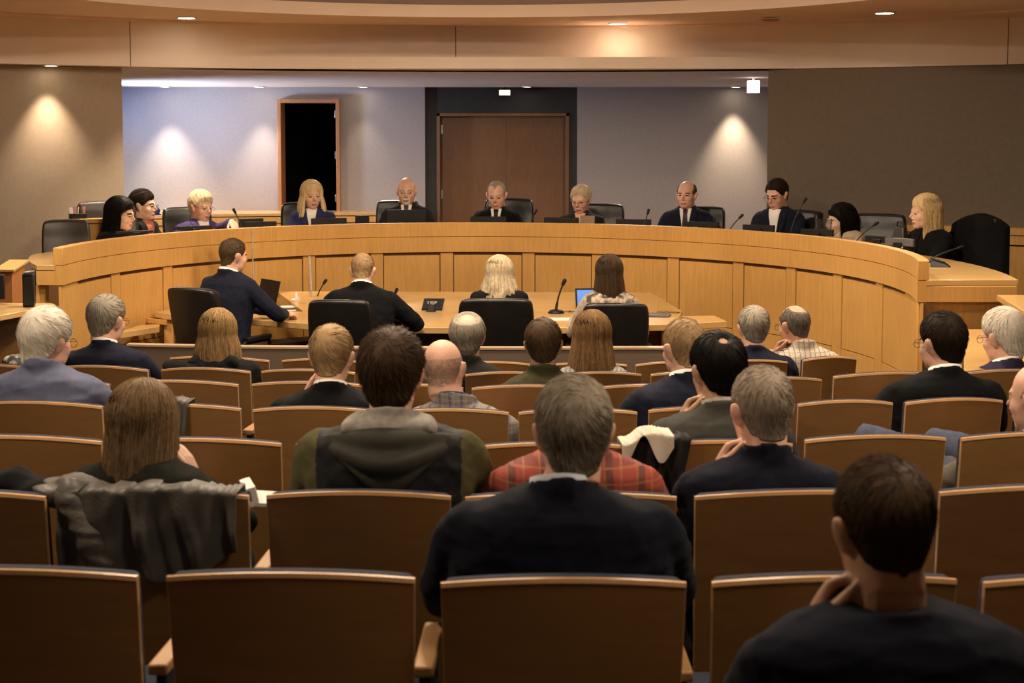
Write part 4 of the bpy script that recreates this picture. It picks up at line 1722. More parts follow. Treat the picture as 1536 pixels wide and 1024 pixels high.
    for s, S, E_, W, hd, hn, curl in limbs:
        r0 = 0.066 if top in ('suit', 'coat') else 0.058
        if fem:
            r0 *= 0.86
        r0 *= bulk ** 0.5
        Wc = W - (W - E_).normalized() * 0.012
        cl.append(chain([S + Vector((-s * 0.03, 0, -0.012)), S + Vector((s * 0.004, 0, -0.022)), E_, Wc], [r0 * 0.95, r0, r0 * 0.80, r0 * 0.62 if top != 'knit' else 0.036], 16, 4))
        if top in ('suit', 'coat'):
            V, F = ellipsoid((s * (sw - 0.046), yc(T - 0.06), T - 0.046), (0.058, 0.062, 0.034), (0, R_(s * 16), 0))
            cl.append((V, F))
    ncc = np.array([0, yc(T - 0.03) - 0.002, T - 0.005])

    def neck_ring(r, z0, z1, th_, yoff=0.0, tilt=0.02):
        n = 26
        V = []
        for j, (rr, z) in enumerate(((r + th_, z0), (r + th_ * 0.8, z1), (r, z1), (r, z0))):
            a = np.arange(n) * 2 * PI / n
            yy = np.cos(a)
            V.append(np.stack([np.sin(a) * rr, ncc[1] + yy * rr * 1.04 + yoff, T + z - tilt * (yy + 0.2)], 1))
        V = np.vstack(V)
        F = []
        for j in range(4):
            k = (j + 1) % 4
            for i in range(n):
                F.append((j * n + i, j * n + (i + 1) % n, k * n + (i + 1) % n, k * n + i))
        return V, F

    if top in ('suit', 'coat'):
        cl.append(neck_ring(nr * 1.03, -0.02, 0.041, 0.017, -0.002, ctilt))
    elif top in ('shirt', 'polo'):
        cl.append(neck_ring(nr * 1.04, -0.02, 0.050, 0.017, -0.002, 0.026))
    else:
        cl.append(neck_ring(nr * 1.08, -0.03, 0.006, 0.016, 0.0, 0.024))
    cm = cloth
    mats = [cm] + ([cloth2] if cloth2 else [])
    remesh({'suit': 'jacket', 'coat': 'coat', 'shirt': 'shirt', 'polo': 'shirt', 'knit': 'sweater'}[top], cl, cvox, mats, root, 2, post=wrinkle(wr, seed), mat_fn=(lambda ce: cloth_fn(ce, T)) if cloth_fn else None)
    if coll is not None:
        V, F = neck_ring(nr * 1.03, 0.0, 0.049, 0.007, -0.001, 0.028)
        obj_np('shirt_collar', V, F, coll, root)

    def front(x, z, off):
        zs = [s[0] for s in secs][::-1]
        hw = np.interp(z, zs, [s[1] for s in secs][::-1]) + g
        hdp = np.interp(z, zs, [s[2] for s in secs][::-1]) + g
        cy = np.interp(z, zs, [s[3] for s in secs][::-1])
        q = np.clip(np.abs(x) / hw, 0, 0.98)
        return cy + hdp * (1 - q ** 2.35) ** (1 / 2.35) + off

    def patch(name, half0, half1, z0, z1, off, m, xc=lambda v: 0.0, thick=0.006, nu=9, nv=16, hf=None):
        V, F = [], []
        for lay in (0, 1):
            for j in range(nv):
                v = j / (nv - 1)
                z = z0 + (z1 - z0) * v
                hw = half0 + (half1 - half0) * v if hf is None else hf(v)
                for i in range(nu):
                    x = xc(v) + hw * (-1 + 2 * i / (nu - 1))
                    V.append((x, float(front(x, z, off - lay * thick)), z))
        k = nu * nv
        for j in range(nv - 1):
            for i in range(nu - 1):
                a = j * nu + i
                F.append((a, a + 1, a + nu + 1, a + nu))
                F.append((k + a, k + a + nu, k + a + nu + 1, k + a + 1))
        for i in range(nu - 1):
            F.append((i, k + i, k + i + 1, i + 1))
            a = (nv - 1) * nu + i
            F.append((a, a + 1, k + a + 1, k + a))
        for j in range(nv - 1):
            a, b = j * nu, (j + 1) * nu
            F.append((a, b, k + b, k + a))
            a, b = a + nu - 1, b + nu - 1
            F.append((a, k + a, k + b, b))
        return obj_np(name, V, F, m, root)

    if vneck is not None:
        vm, vw, vd = vneck          # material, half width at the collar, depth of the opening
        patch('shirt_front', vw, 0.006, T + 0.012, T - vd, 0.010, vm, thick=0.02)
        if tie is not None:
            patch('tie', 0, 0, T + 0.004, T - vd - 0.01, 0.018, tie, hf=lambda v: 0.021 if v < 0.08 else 0.015 + 0.022 * v, thick=0.008)
    if lapels:
        vm, vw, vd = vneck
        for s in (-1, 1):
            patch('lapel', 0, 0, T + 0.006, T - vd, 0.016, cloth, xc=lambda v, s=s: s * ((vw + 0.004) * (1 - v) + 0.004 + (0.020 + 0.012 * math.sin(PI * min(1, v * 1.25))) * (1 - 0.55 * v)),
                  hf=lambda v: (0.016 + 0.018 * math.sin(PI * min(1, 0.15 + v * 0.95))) * (1 - 0.4 * v), thick=0.010)
    if pin:
        z = T - 0.12
        V, F = ellipsoid((-0.075, float(front(-0.075, z, 0.022)), z), (0.008, 0.004, 0.008))
        obj_np('lapel_pin', V, F, M_GOLD, root)
    if cuff is not None:
        for s, S, E_, W, hd, hn, curl in limbs:
            u = (W - E_).normalized()
            V, F = chain([W - u * 0.03, W + u * 0.004], [0.034, 0.033], 14)
            obj_np('shirt_cuff', V, F, cuff, root)
    # --- trousers and shoes
    if legs:
        tp = []
        kk = knees or ((-0.13, 0.45, 0.50), (0.13, 0.45, 0.50))
        an = (((-0.13, 0.42, 0.11), (0.13, 0.42, 0.11))) if knees is None else [(k[0], k[1] - 0.02, 0.11) for k in kk]
        if knees and len(knees) == 4:
            kk, an = knees[:2], knees[2:]
        tp.append(loft([(0.60, 0.172 * bulk ** .5, 0.125, yc(0.6)), (0.50, 0.185 * bulk ** .5, 0.15, 0.0), (0.42, 0.18, 0.15, 0.01)]))
        for i, s in enumerate((-1, 1)):
            tp.append(chain([(s * 0.10, 0.04, 0.50), kk[i], an[i]], [0.088, 0.066, 0.050], 14, 4))
        remesh('trousers', tp, 0.016, [trousers or M_TROUSER], root, 2, post=wrinkle(0.006, seed + 3))
        for i in (0, 1):
            a = an[i]
            V, F = chain([(a[0], a[1] - 0.05, a[2] - 0.068), (a[0] * 1.05, a[1] + 0.08, a[2] - 0.068), (a[0] * 1.12, a[1] + 0.19, a[2] - 0.078)], [0.040, 0.040, 0.032], 12)
            obj_np('shoe', V, F, M_SHOE, root)
    if glasses:
        V, F = [], []
        mb = MB()
        for s in (-1, 1):
            ring = [(s * 0.032 + 0.021 * math.cos(a), 0.1045 - 0.05 * (0.021 * math.cos(a) * s), -0.003 + 0.017 * math.sin(a)) for a in np.linspace(0, 2 * PI, 19)]
            mb.tube(ring, 0.0012, 6)
            mb.tube([(s * 0.053, 0.102, 0.004), (s * 0.074, 0.06, 0.006), (s * 0.0815, 0.0, 0.010), (s * 0.081, -0.015, 0.0)], 0.0015, 6)
        mb.tube([(-0.011, 0.106, 0.0), (0, 0.110, 0.003), (0.011, 0.106, 0.0)], 0.0016, 6)
        obj_np('glasses', toW(np.array(mb.v)), mb.f, M_SPEC, root)
    info = dict(root=root, T=T, hcen=hcen, secs=secs, yc=yc, limbs=limbs, toW=toW, nr=nr, front=front, M=M, neck_ring=neck_ring, sw=sw)
    if extra:
        extra(info)
    return info
# ------------------------------------------------------------------ cloths
K_NAVY = mat('navy suiting', (0.011, 0.013, 0.026, 1), 0.85, 0.15, 30, bump=0.15, bscale=500, sheen=0.02, spec=0.12)
K_NAVYB = mat('blue navy blazer cloth', (0.028, 0.030, 0.095, 1), 0.8, 0.12, 30, bump=0.15, bscale=500, sheen=0.02, spec=0.12)
K_DNAVY = mat('dark navy knit', (0.007, 0.008, 0.016, 1), 0.9, 0.15, 40, bump=0.25, bscale=400, sheen=0.02, spec=0.12)
K_BLACK = mat('black wool', (0.006, 0.006, 0.007, 1), 0.9, 0.15, 30, bump=0.15, bscale=500, sheen=0.02, spec=0.12)
K_CHAR = mat('charcoal suiting', (0.018, 0.017, 0.016, 1), 0.85, 0.15, 30, bump=0.15, bscale=500, sheen=0.02, spec=0.12)
K_GREYJ = mat('grey green jacket cloth', (0.050, 0.048, 0.042, 1), 0.8, 0.12, 20, bump=0.2, bscale=300, sheen=0.02, spec=0.12)
K_OLIVE = mat('olive jacket cloth', (0.050, 0.046, 0.022, 1), 0.85, 0.15, 20, bump=0.2, bscale=300, spec=0.12)
K_OLIVEL = mat('light olive cotton', (0.085, 0.076, 0.035, 1), 0.85, 0.15, 20, bump=0.2, bscale=300, spec=0.12)
K_DARKSH = mat('dark shell cloth', (0.018, 0.018, 0.019, 1), 0.6, 0.15, 20, bump=0.2, bscale=200, spec=0.12)
K_BLUESH = mat('washed blue cotton', (0.115, 0.125, 0.20, 1), 0.85, 0.12, 14, bump=0.25, bscale=250, spec=0.12)
K_PURPLE = mat('purple jacket cloth', (0.070, 0.048, 0.150, 1), 0.85, 0.12, 30, bump=0.15, bscale=400, spec=0.12)
K_NAVPUR = mat('purplish navy cloth', (0.035, 0.029, 0.060, 1), 0.85, 0.12, 30, bump=0.15, bscale=400, spec=0.12)
K_BEIGE = mat('cream jacket cloth', (0.56, 0.45, 0.33, 1), 0.85, 0.1, 30, bump=0.15, bscale=400, spec=0.12)
K_TAUPEJ = mat('taupe jacket cloth', (0.11, 0.092, 0.074, 1), 0.85, 0.12, 30, bump=0.15, bscale=400, spec=0.12)
K_HOODGREY = mat('heather grey fleece', (0.33, 0.30, 0.27, 1), 0.95, 0.15, 60, bump=0.4, bscale=300, spec=0.12)
K_RAIN = mat('grey rain jacket shell', (0.095, 0.086, 0.074, 1), 0.48, 0.15, 14, bump=0.3, bscale=120, spec=0.4)
K_LINING = mat('cream jacket lining', (0.62, 0.56, 0.47, 1), 0.85, 0.06, 20, bump=0.3, bscale=200, spec=0.12)
K_PLAIDB = plaid('blue brown plaid', (0.22, 0.19, 0.17, 1), (0.10, 0.10, 0.13, 1), (0.36, 0.30, 0.24, 1), 0.045)
K_PLAIDR = plaid('red plaid', (0.33, 0.055, 0.035, 1), (0.14, 0.035, 0.03, 1), (0.42, 0.16, 0.06, 1), 0.09)
K_PLAIDL = plaid('cream plaid', (0.50, 0.42, 0.33, 1), (0.22, 0.18, 0.15, 1), (0.62, 0.55, 0.45, 1), 0.03, width=0.25)
K_TWEED = plaid('grey woven sweater', (0.30, 0.28, 0.26, 1), (0.14, 0.14, 0.15, 1), (0.46, 0.43, 0.40, 1), 0.022, width=0.4)
K_BLOUSE = blotch('printed blouse cloth', (0.05, 0.04, 0.035, 1), (0.30, 0.23, 0.17, 1), (0.50, 0.40, 0.30, 1), 16)
K_BLOUSES = mat('beige sleeve cloth', (0.42, 0.33, 0.25, 1), 0.8, 0.2, 50, spec=0.12)
K_SCARF = blotch('printed scarf cloth', (0.04, 0.04, 0.04, 1), (0.22, 0.20, 0.17, 1), (0.50, 0.46, 0.40, 1), 22)
K_TIEP = mat('purple tie silk', (0.060, 0.028, 0.060, 1), 0.45, 0.3, 60, spec=0.12)
K_TIEB = mat('black tie silk', (0.012, 0.012, 0.014, 1), 0.45, 0.2, 60, spec=0.12)
K_TIEG = mat('grey tie silk', (0.07, 0.065, 0.085, 1), 0.45, 0.4, 80, spec=0.12)
K_CORAL = mat('coral blouse', (0.50, 0.17, 0.11, 1), 0.8, 0.06, 30, spec=0.12)
K_JEANS = mat('blue denim', (0.075, 0.085, 0.13, 1), 0.9, 0.2, 40, bump=0.3, bscale=400, spec=0.12)
K_DKCOLL = mat('dark blue collar cotton', (0.045, 0.045, 0.075, 1), 0.85, 0.1, 20, spec=0.12)
K_SHIRTB = mat('pale blue shirt cotton', (0.50, 0.52, 0.60, 1), 0.8, 0.03, 12, spec=0.12)


def hair(t=0.014, ts=None, **k):
    d = dict(t=t, ts=t * 0.55 if ts is None else ts)
    d.update(k)
    return d


DK = 1.27 - Z_PLAT       # dais desk above its floor
# ------------------------------------------------------------------ behind the dais
person('woman with long straight black hair in a black top, leftmost behind the dais', 181, 293, 11.75, Z_PLAT, -98, -112, tdz=0.016, hs=1.06, ctilt=0.052, skin='fair', fem=1, sw=0.185, lean=16, pitch=8,
       hair=hair(0.026, L=0.36, open=70, n=420, flare=0.10, fwd=0.03, back=0.02, r=0.0016), hc='black', top='knit', cloth=K_BLACK, glasses=True, arms=('desk', 'desk'), desk=DK)
person('woman with dark hair pinned up, glasses and a dark blazer over a coral top', 212, 282.5, 12.35, Z_PLAT, -96, -118, tdz=0.016, hs=1.06, ctilt=0.052, skin='fair', fem=1, sw=0.190, lean=8, pitch=2,
       hair=hair(0.018, 0.014, n=420, len=0.05, r=0.0015, mess=0.1, whorl=(180, -5), bump=[(180, 8, 16, 0.035)]), hc='darkbrown', top='suit', cloth=K_CHAR, coll=None, vneck=(K_CORAL, 0.055, 0.26), lapels=True, glasses=True, arms=('desk', 'desk'), desk=DK)
person('person with short grey blonde hair and glasses in a purple jacket, reaching to one side', 301, 283.5, 12.55, Z_PLAT, -128, -146, tdz=0.016, hs=1.06, ctilt=0.052, skin='pink', fem=0.6, sw=0.205, lean=14, pitch=8,
       hair=hair(0.024, 0.018, n=520, len=0.035, r=0.0015, mess=0.5, lump=0.003, line=dict(nape=-46)), hc='ashblonde', top='suit', cloth=K_PURPLE, coll=M_SHIRTW, vneck=(M_SHIRTW, 0.050, 0.24), lapels=True, glasses=True,
       arms=('desk', (Vector((0.16, 0.1, 0)) , 0, 0, 0, 0.4)) if False else (((-0.09, 0.60, DK + 0.15), (-1.0, -0.2, -0.2), (0.1, 0.9, -0.35), (0.0, 0.2, 1), 0.35), 'desk'), desk=DK)
person('woman with a blonde bob in a navy blazer and white shirt, before the dark doorway', 467, 268.5, 13.3, Z_PLAT, -158, -176, tdz=0.016, hs=1.06, ctilt=0.052, skin='fair', fem=1, sw=0.198, lean=7, pitch=4,
       hair=hair(0.020, L=0.175, open=56, n=480, flare=0.32, neck=-0.12, fwd=0.03, r=0.0015, soft=26, line=dict(front=30, temple=16)), hc='blonde', top='suit', cloth=K_NAVYB, coll=M_SHIRTW, vneck=(M_SHIRTW, 0.050, 0.26), lapels=True, pin=True, arms=('desk', 'desk'), desk=DK)
person('bald man with a grey goatee in a charcoal suit behind a raised monitor', 610, 265.5, 13.4, Z_PLAT, 180, 180, tdz=0.016, hs=1.06, ctilt=0.052, skin='pink', sw=0.208, bulk=1.08, lean=7, pitch=5, jowl=0.6, beard='white', brow='grey',
       hair=hair(0.003, 0.0025, n=260, len=0.010, r=0.0010, nocap=True, bald=[(0, 62, 62, 1.0)]), hc='grey', top='suit', cloth=K_CHAR, coll=M_SHIRTW, vneck=(M_SHIRTW, 0.052, 0.27), tie=K_TIEG, lapels=True, arms=('deskwide', 'deskwide'), desk=DK, pin=True)
person('man with cropped grey hair in a dark suit and black tie before the double door', 744, 271, 13.35, Z_PLAT, 172, 176, tdz=0.016, hs=1.06, ctilt=0.052, skin='pink', sw=0.203, lean=8, pitch=11, jowl=0.3, roll=2,
       hair=hair(0.006, 0.005, n=420, len=0.016, r=0.0012, bald=[(38, 42, 16, 1.0), (-38, 42, 16, 1.0)], line=dict(front=40)), hc='grey', top='suit', cloth=K_BLACK, coll=M_SHIRTW, vneck=(M_SHIRTW, 0.050, 0.26), tie=K_TIEB, lapels=True, arms=('deskwide', 'deskwide'), desk=DK, pin=True)
person('woman with short fair hair and glasses in a dark jacket, looking down', 871, 276, 13.25, Z_PLAT, 158, 170, tdz=0.016, hs=1.06, ctilt=0.052, skin='pink', fem=0.8, sw=0.20, lean=11, pitch=12,
       hair=hair(0.015, 0.012, n=900, len=0.05, r=0.0013, mess=0.5, lump=0.002, soft=20, line=dict(front=39, temple=26, side=-10, ear=-6, behind=-38, nape=-46)), hc='ashblonde', top='suit', cloth=K_CHAR, vneck=(skin_mat('pink'), 0.050, 0.17), lapels=True, glasses=True, arms=('desk', 'desk'), desk=DK, pin=True)
person('balding man in a navy suit with a purple tie before the lit wall', 1031, 270, 13.15, Z_PLAT, 156, 166, tdz=0.016, hs=1.06, ctilt=0.052, skin='pink', sw=0.208, bulk=1.05, lean=5, pitch=-1, jowl=0.5,
       hair=hair(0.007, 0.006, n=320, len=0.018, r=0.0013, bald=[(0, 52, 44, 1.0), (180, 80, 22, 1.0)]), hc='midbrown', top='suit', cloth=K_NAVY, coll=M_SHIRTW, vneck=(M_SHIRTW, 0.055, 0.29), tie=K_TIEP, lapels=True, arms=('deskwide', 'deskwide'), desk=DK, pin=True)
person('man with dark hair and glasses in a navy jacket with open white collar', 1164, 267, 12.35, Z_PLAT, 136, 152, tdz=0.016, hs=1.06, ctilt=0.052, skin='pink', sw=0.205, bulk=1.02, lean=10, pitch=16,
       hair=hair(0.016, 0.008, n=480, len=0.035, r=0.0014, mess=0.4, line=dict(front=42), soft=20), hc='darkbrown', top='suit', cloth=K_NAVY, coll=M_SHIRTW, vneck=(M_SHIRTW, 0.052, 0.30), lapels=True, glasses=True, arms=('desk', 'desk'), desk=DK)
person('woman with long dark hair in a cream jacket, profile to the left', 1262, 303, 11.85, Z_PLAT, 96, 118, tdz=0.075, hs=1.06, ctilt=0.052, skin='fair', fem=1, sw=0.185, lean=14, pitch=6,
       hair=hair(0.027, L=0.25, open=72, n=420, flare=0.05, fwd=0.02, r=0.0015), hc='black', top='knit', cloth=K_BEIGE, arms=('desk', 'desk'), desk=DK)
person('woman with a blonde bob in a black coat, rightmost person behind the dais', 1390, 288.5, 10.85, Z_PLAT, 96, 112, tdz=0.016, hs=1.06, ctilt=0.052, skin='fair', fem=1, sw=0.20, bulk=1.1, lean=10, pitch=4,
       hair=hair(0.020, L=0.165, open=64, n=480, flare=0.06, neck=0.0, fwd=0.03, r=0.0015, soft=22, line=dict(front=30, temple=14)), hc='blonde', top='coat', cloth=K_BLACK, vneck=(K_BLACK, 0.045, 0.2), arms=('desk', 'desk'), desk=DK)

# ------------------------------------------------------------------ at the table
TK = Z_T
person('man with short brown hair in a navy suit, at a laptop on the table', 349, 356.5, 10.42, 0.0, -48, -30, skin='pink', sw=0.225, bulk=1.02, lean=10, pitch=6, jowl=0.2,
       hair=hair(0.011, 0.004, n=700, len=0.025, r=0.0013, whorl=(180, 55)), hc='midbrown', top='suit', cloth=K_NAVY, coll=M_SHIRTW, vneck=(M_SHIRTW, 0.05, 0.26), cuff=M_SHIRTW, voxel=0.0055,
       arms=(((0.10, 0.50, TK + 0.055), (-0.8, -0.4, -0.5), (0.9, 0.5, -0.1), (0, 0.3, 1), 0.7), ((0.22, 0.44, TK + 0.05), (0.9, -0.5, -0.5), (0.2, 0.9, -0.05), (0.3, 0.1, 1), 0.7)), desk=TK)
person('man with cropped hair in a black suit, head bent over the table', 545, 379.5, 10.12, 0.0, -4, -2, skin='pink', tdz=0.022, sw=0.235, bulk=1.06, lean=12, pitch=22, jowl=0.3, fwd=0.03,
       hair=hair(0.008, 0.0035, n=700, len=0.018, r=0.0012), hc='sandy', top='suit', cloth=K_BLACK, coll=M_SHIRTW, arms=(((-0.16, 0.44, TK + 0.04), (-1, -0.3, -0.5), (0.6, 0.8, 0), (0, 0, 1), 0.4), ((0.20, 0.34, TK + 0.045), (1.0, -0.5, -0.4), (-0.7, 0.6, 0), (0, 0, 1), 0.4)), desk=TK)
person('woman with long wavy blonde hair in a black jacket at the table', 749, 381.5, 10.12, 0.0, 4, 0, skin='fair', tdz=0.045, fem=1, sw=0.195, lean=8, pitch=10,
       hair=hair(0.024, L=0.31, open=60, n=1100, flare=0.55, neck=-0.12, back=0.03, wave=0.016, wf=16, clump=0.006, r=0.0015, thick=0.04), hc='ashblonde', top='suit', cloth=K_BLACK, arms=('desk', 'desk'), desk=TK)
person('woman with straight dark brown hair in a patterned blouse at the table', 914, 380, 10.12, 0.0, 2, 2, skin='fair', tdz=0.012, fem=1, sw=0.205, lean=5, pitch=4,
       hair=hair(0.020, L=0.27, open=58, n=700, flare=0.34, neck=0.0, back=0.02, vcut=0.15, clump=0.003, r=0.0015, thick=0.035), hc='brown', top='knit', cloth=K_BLOUSE, cloth2=K_BLOUSES,
       cloth_fn=lambda ce, T: (np.abs(ce[:, 0]) > 0.168).astype(int), arms=(((-0.22, 0.32, TK + 0.045), (-0.35, -0.6, -0.8), (0.4, 0.9, 0), (0, 0, 1), 0.4), ((0.20, 0.32, TK + 0.045), (0.35, -0.6, -0.8), (-0.4, 0.9, 0), (0, 0, 1), 0.4)), desk=TK)

# ------------------------------------------------------------------ the audience
FL = {r: ROWS[r][0] - 0.86 for r in ROWS}
FL[0] = 0.42


def aud(label, hx, hy, row, Y, face, body=None, **k):
    k.setdefault('voxel', 0.0055)
    if row:
        # sit in the seat of that row nearest to the head's column
        i = min(range(len(ROWS[row][1])), key=lambda q: abs((ROWS[row][1][q][0] + ROWS[row][1][q][1]) / 2 - hx))
        Y = SEATS[(row, i)][0].y + 0.115 + 0.20
    return person(label, hx, hy, Y, FL[row], face, body, **k)


def a3(i):
    T, y0 = i['T'], i['yc'](i['T'] - 0.03)
    parts = [ellipsoid((0, y0 - 0.105, T - 0.035), (0.125, 0.045, 0.045), (R_(-25), 0, 0), 20, 12), ellipsoid((0, y0 - 0.130, T - 0.085), (0.090, 0.035, 0.045), (R_(-20), 0, 0), 20, 12)]
    for q in (-1, 1):
        parts.append(ellipsoid((q * 0.085, y0 - 0.055, T - 0.005), (0.050, 0.080, 0.038), (0, R_(q * 24), R_(q * 24)), 16, 12))
    remesh('coat_hood', parts, 0.009, [K_BLACK], i['root'], 3, post=wrinkle(0.010, 61))


# first rows behind the low wall
aud('grey haired man with glasses in a navy suit behind the low wall at left', 159, 440, 6, 7.8, -24, -4, skin='pink', hs=1.07, sw=0.235, lean=-5, pitch=6, hair=hair(0.020, 0.012, n=1000, len=0.04, r=0.0014, whorl=(160, 48)), hc='grey', top='suit', cloth=K_NAVY, coll=M_SHIRTW, glasses=True)
aud('blonde woman in a black hooded coat behind the low wall', 326, 461, 6, 7.8, 4, 0, skin='fair', fem=1, sw=0.225, lean=-5, pitch=5, hs=1.02, hair=hair(0.024, L=0.185, open=58, n=900, flare=0.30, neck=-0.10, back=0.02, clump=0.005, r=0.0015, thick=0.04), hc='dirtyblonde', top='coat', cloth=K_BLACK, bulk=1.05, tdz=0.012, extra=a3)
aud('grey haired man with a bald crown in a dark grey jacket, fifth row', 701, 466, 6, 7.8, -3, 0, skin='pink', hs=1.03, sw=0.215, lean=-5, pitch=6, hair=hair(0.020, 0.020, n=900, len=0.05, r=0.0014, bald=[(180, 62, 20, 0.6)], line=dict(nape=-46), whorl=(180, 80)), hc='grey', top='shirt', cloth=K_CHAR)
aud('man with brown hair in an olive jacket, beside the woman in the woven sweater', 815, 475.5, 5, 6.9, 0, 0, skin='tan', hs=0.98, sw=0.205, lean=-5, pitch=5, hair=hair(0.018, 0.012, n=1100, len=0.035, r=0.0013, mess=0.4), hc='midbrown', top='shirt', cloth=K_OLIVE)
aud('woman with long light brown hair in a grey woven sweater', 888, 463.5, 6, 7.8, -3, 0, skin='fair', fem=1, hs=1.05, sw=0.205, lean=-5, pitch=4, hair=hair(0.022, L=0.28, open=60, n=1000, flare=0.50, neck=0.0, back=0.03, clump=0.004, r=0.0015, thick=0.04), hc='lightbrown', top='knit', cloth=K_TWEED)
aud('man with short grey hair in a navy jacket beside the man in cream plaid', 1131, 457, 7, 8.62, 3, -4, skin='pink', hs=1.05, sw=0.23, lean=-5, pitch=6, hair=hair(0.018, 0.010, n=1000, len=0.035, r=0.0014), hc='grey', top='suit', cloth=K_NAVY)
aud('balding man with glasses in a cream plaid shirt at the row end', 1191, 456, 7, 8.62, 34, 2, skin='tan', hs=1.0, sw=0.235, lean=1, pitch=8, side=-0.05, hair=hair(0.008, 0.009, n=700, len=0.02, r=0.0013, bald=[(180, 64, 20, 0.5), (0, 60, 30, 0.8)]), hc='darkgrey', top='shirt', cloth=K_PLAIDL, glasses=True, arms=('chin', 'lap'))
# middle rows
aud('white haired man with glasses in a blue shirt at the left', 68, 458, 4, 6.02, -30, -6, skin='pink', tdz=0.028, hs=1.06, sw=0.245, bulk=1.1, lean=-5, pitch=6, jowl=0.4, hair=hair(0.026, 0.018, n=1500, len=0.05, r=0.0013, whorl=(172, 52), line=dict(nape=-46), soft=6), hc='white', top='shirt', cloth=K_BLUESH, glasses=True, wr=0.008)
aud('man with sandy hair in a black jacket with white collar, hand at his cheek', 497, 485, 4, 6.02, -6, 0, skin='pink', hs=1.03, sw=0.235, lean=1, pitch=8, hair=hair(0.016, 0.007, n=1500, len=0.04, r=0.0013, whorl=(190, 50), swirl=0.6), hc='sandy', top='suit', cloth=K_BLACK, coll=M_SHIRTW, arms=('cheek', 'lap'), trousers=K_BLACK)
aud('bald man in a blue and brown plaid shirt with dark collar', 662, 507, 4, 6.02, -10, -10, skin='pink', hs=1.02, sw=0.23, bulk=1.08, lean=-5, pitch=6, jowl=0.8, side=-0.06, roll=-4, hair=hair(0.004, 0.0035, n=2600, len=0.006, r=0.0006, nocap=True, bald=[(180, 80, 46, 1.0), (0, 45, 60, 1.0)]), hc='paleG', top='shirt', cloth=K_PLAIDB, coll=K_DKCOLL)
aud('man with short sandy hair in a navy jacket beside the man with thinning black hair', 1027, 476, 4, 6.02, 24, 8, skin='pink', hs=1.0, sw=0.225, lean=1, pitch=4, hair=hair(0.009, 0.004, n=1300, len=0.02, r=0.0012, whorl=(150, 50)), hc='sandy', top='suit', cloth=K_NAVY, coll=M_SHIRTW)
aud('man with thinning black hair in a grey green jacket, chin on his hand', 1078, 494.5, 3, 5.12, 18, 4, skin='olive', hs=1.04, sw=0.235, lean=1, pitch=5, hair=hair(0.020, 0.013, n=1800, len=0.045, r=0.0012, bump=[(185, 58, 16, -0.013)], bald=[(185, 58, -0.6, 0.3)], whorl=(185, 58)), hc='black', top='suit', cloth=K_GREYJ, coll=K_HOODGREY, arms=('chin', 'lap'))
aud('man with dark hair and glasses in a black suit, head turned left', 1416, 466, 4, 6.02, 28, 4, skin='pink', hs=1.02, sw=0.245, lean=-5, pitch=4, hair=hair(0.018, 0.011, n=1600, len=0.035, r=0.0013, mess=0.4), hc='darkbrown', top='suit', cloth=K_BLACK, coll=M_SHIRTW, glasses=True)
aud('white haired man with glasses in a purplish navy jacket at the right edge', 1506, 459.5, 5, 6.9, 32, 8, skin='pink', hs=1.08, sw=0.225, lean=-5, pitch=8, hair=hair(0.024, 0.018, n=1300, len=0.05, r=0.0014, line=dict(nape=-46), whorl=(190, 52)), hc='white', top='suit', cloth=K_NAVPUR, glasses=True, coll=M_SHIRTW)
aud('bald man in a taupe jacket cut off by the right edge, legs crossed', 1560, 541, 3, 5.12, 42, 14, skin='pink', hs=1.05, sw=0.235, lean=-5, pitch=6, jowl=0.4, hair=hair(0.005, 0.005, n=2600, len=0.007, r=0.0006, nocap=True, bald=[(180, 70, 46, 1.0), (0, 45, 60, 1.0)]), hc='sandy', top='suit', cloth=K_TAUPEJ, coll=M_SHIRTW, trousers=K_JEANS,
    knees=((-0.50, 0.40, 0.765), (-0.20, 0.40, 0.74), (-0.42, 0.56, 0.34), (-0.24, 0.48, 0.27)))


def a5(i):
    T, nr = i['T'], i['nr']
    y0 = i['yc'](T - 0.03)
    parts = [i['neck_ring'](nr * 1.14, -0.04, 0.046, 0.024, -0.004, 0.036)]
    parts.append(ellipsoid((0, y0 - 0.078, T + 0.006), (0.125, 0.042, 0.040), (R_(-30), 0, 0), 22, 14))
    for s in (-1, 1):
        parts.append(ellipsoid((s * 0.085, y0 - 0.030, T + 0.010), (0.050, 0.085, 0.036), (0, R_(s * 22), R_(s * 24)), 16, 12))
    remesh('hoodie_collar', parts, 0.008, [K_HOODGREY], i['root'], 6, post=wrinkle(0.006, 51))
    # the jacket's own hood, hanging open on the back
    n, m = 40, 18
    V, F = [], []
    for j in range(m):
        v = j / (m - 1)
        for k in range(n):
            u = -1 + 2 * k / (n - 1)
            w = 0.205 * (1 - 0.62 * v ** 1.6)
            sag = 0.20 * v * (1 - 0.55 * u * u)
            bul = 0.050 * math.sin(PI * min(1, 0.12 + v * 0.88)) * (1 - 0.7 * u * u)
            fold = 0.007 * math.sin(v * 17 + 3 * u * u) * (1 - u * u)
            V.append((u * w, y0 - 0.105 + 0.10 * u * u * (1 - v) - bul - fold - 0.02 * v, T + 0.012 - sag - 0.045 * u * u * (1 - v) ))
    F = grid_faces(m, n, False)
    o = obj_np('jacket_hood', V, F, mat('dark olive hood cloth', (0.028, 0.027, 0.016, 1), 0.75, 0.2, 20, bump=0.2, bscale=200), i['root'])
    sd = o.modifiers.new('s', 'SOLIDIFY')
    sd.thickness, sd.offset = 0.02, 0


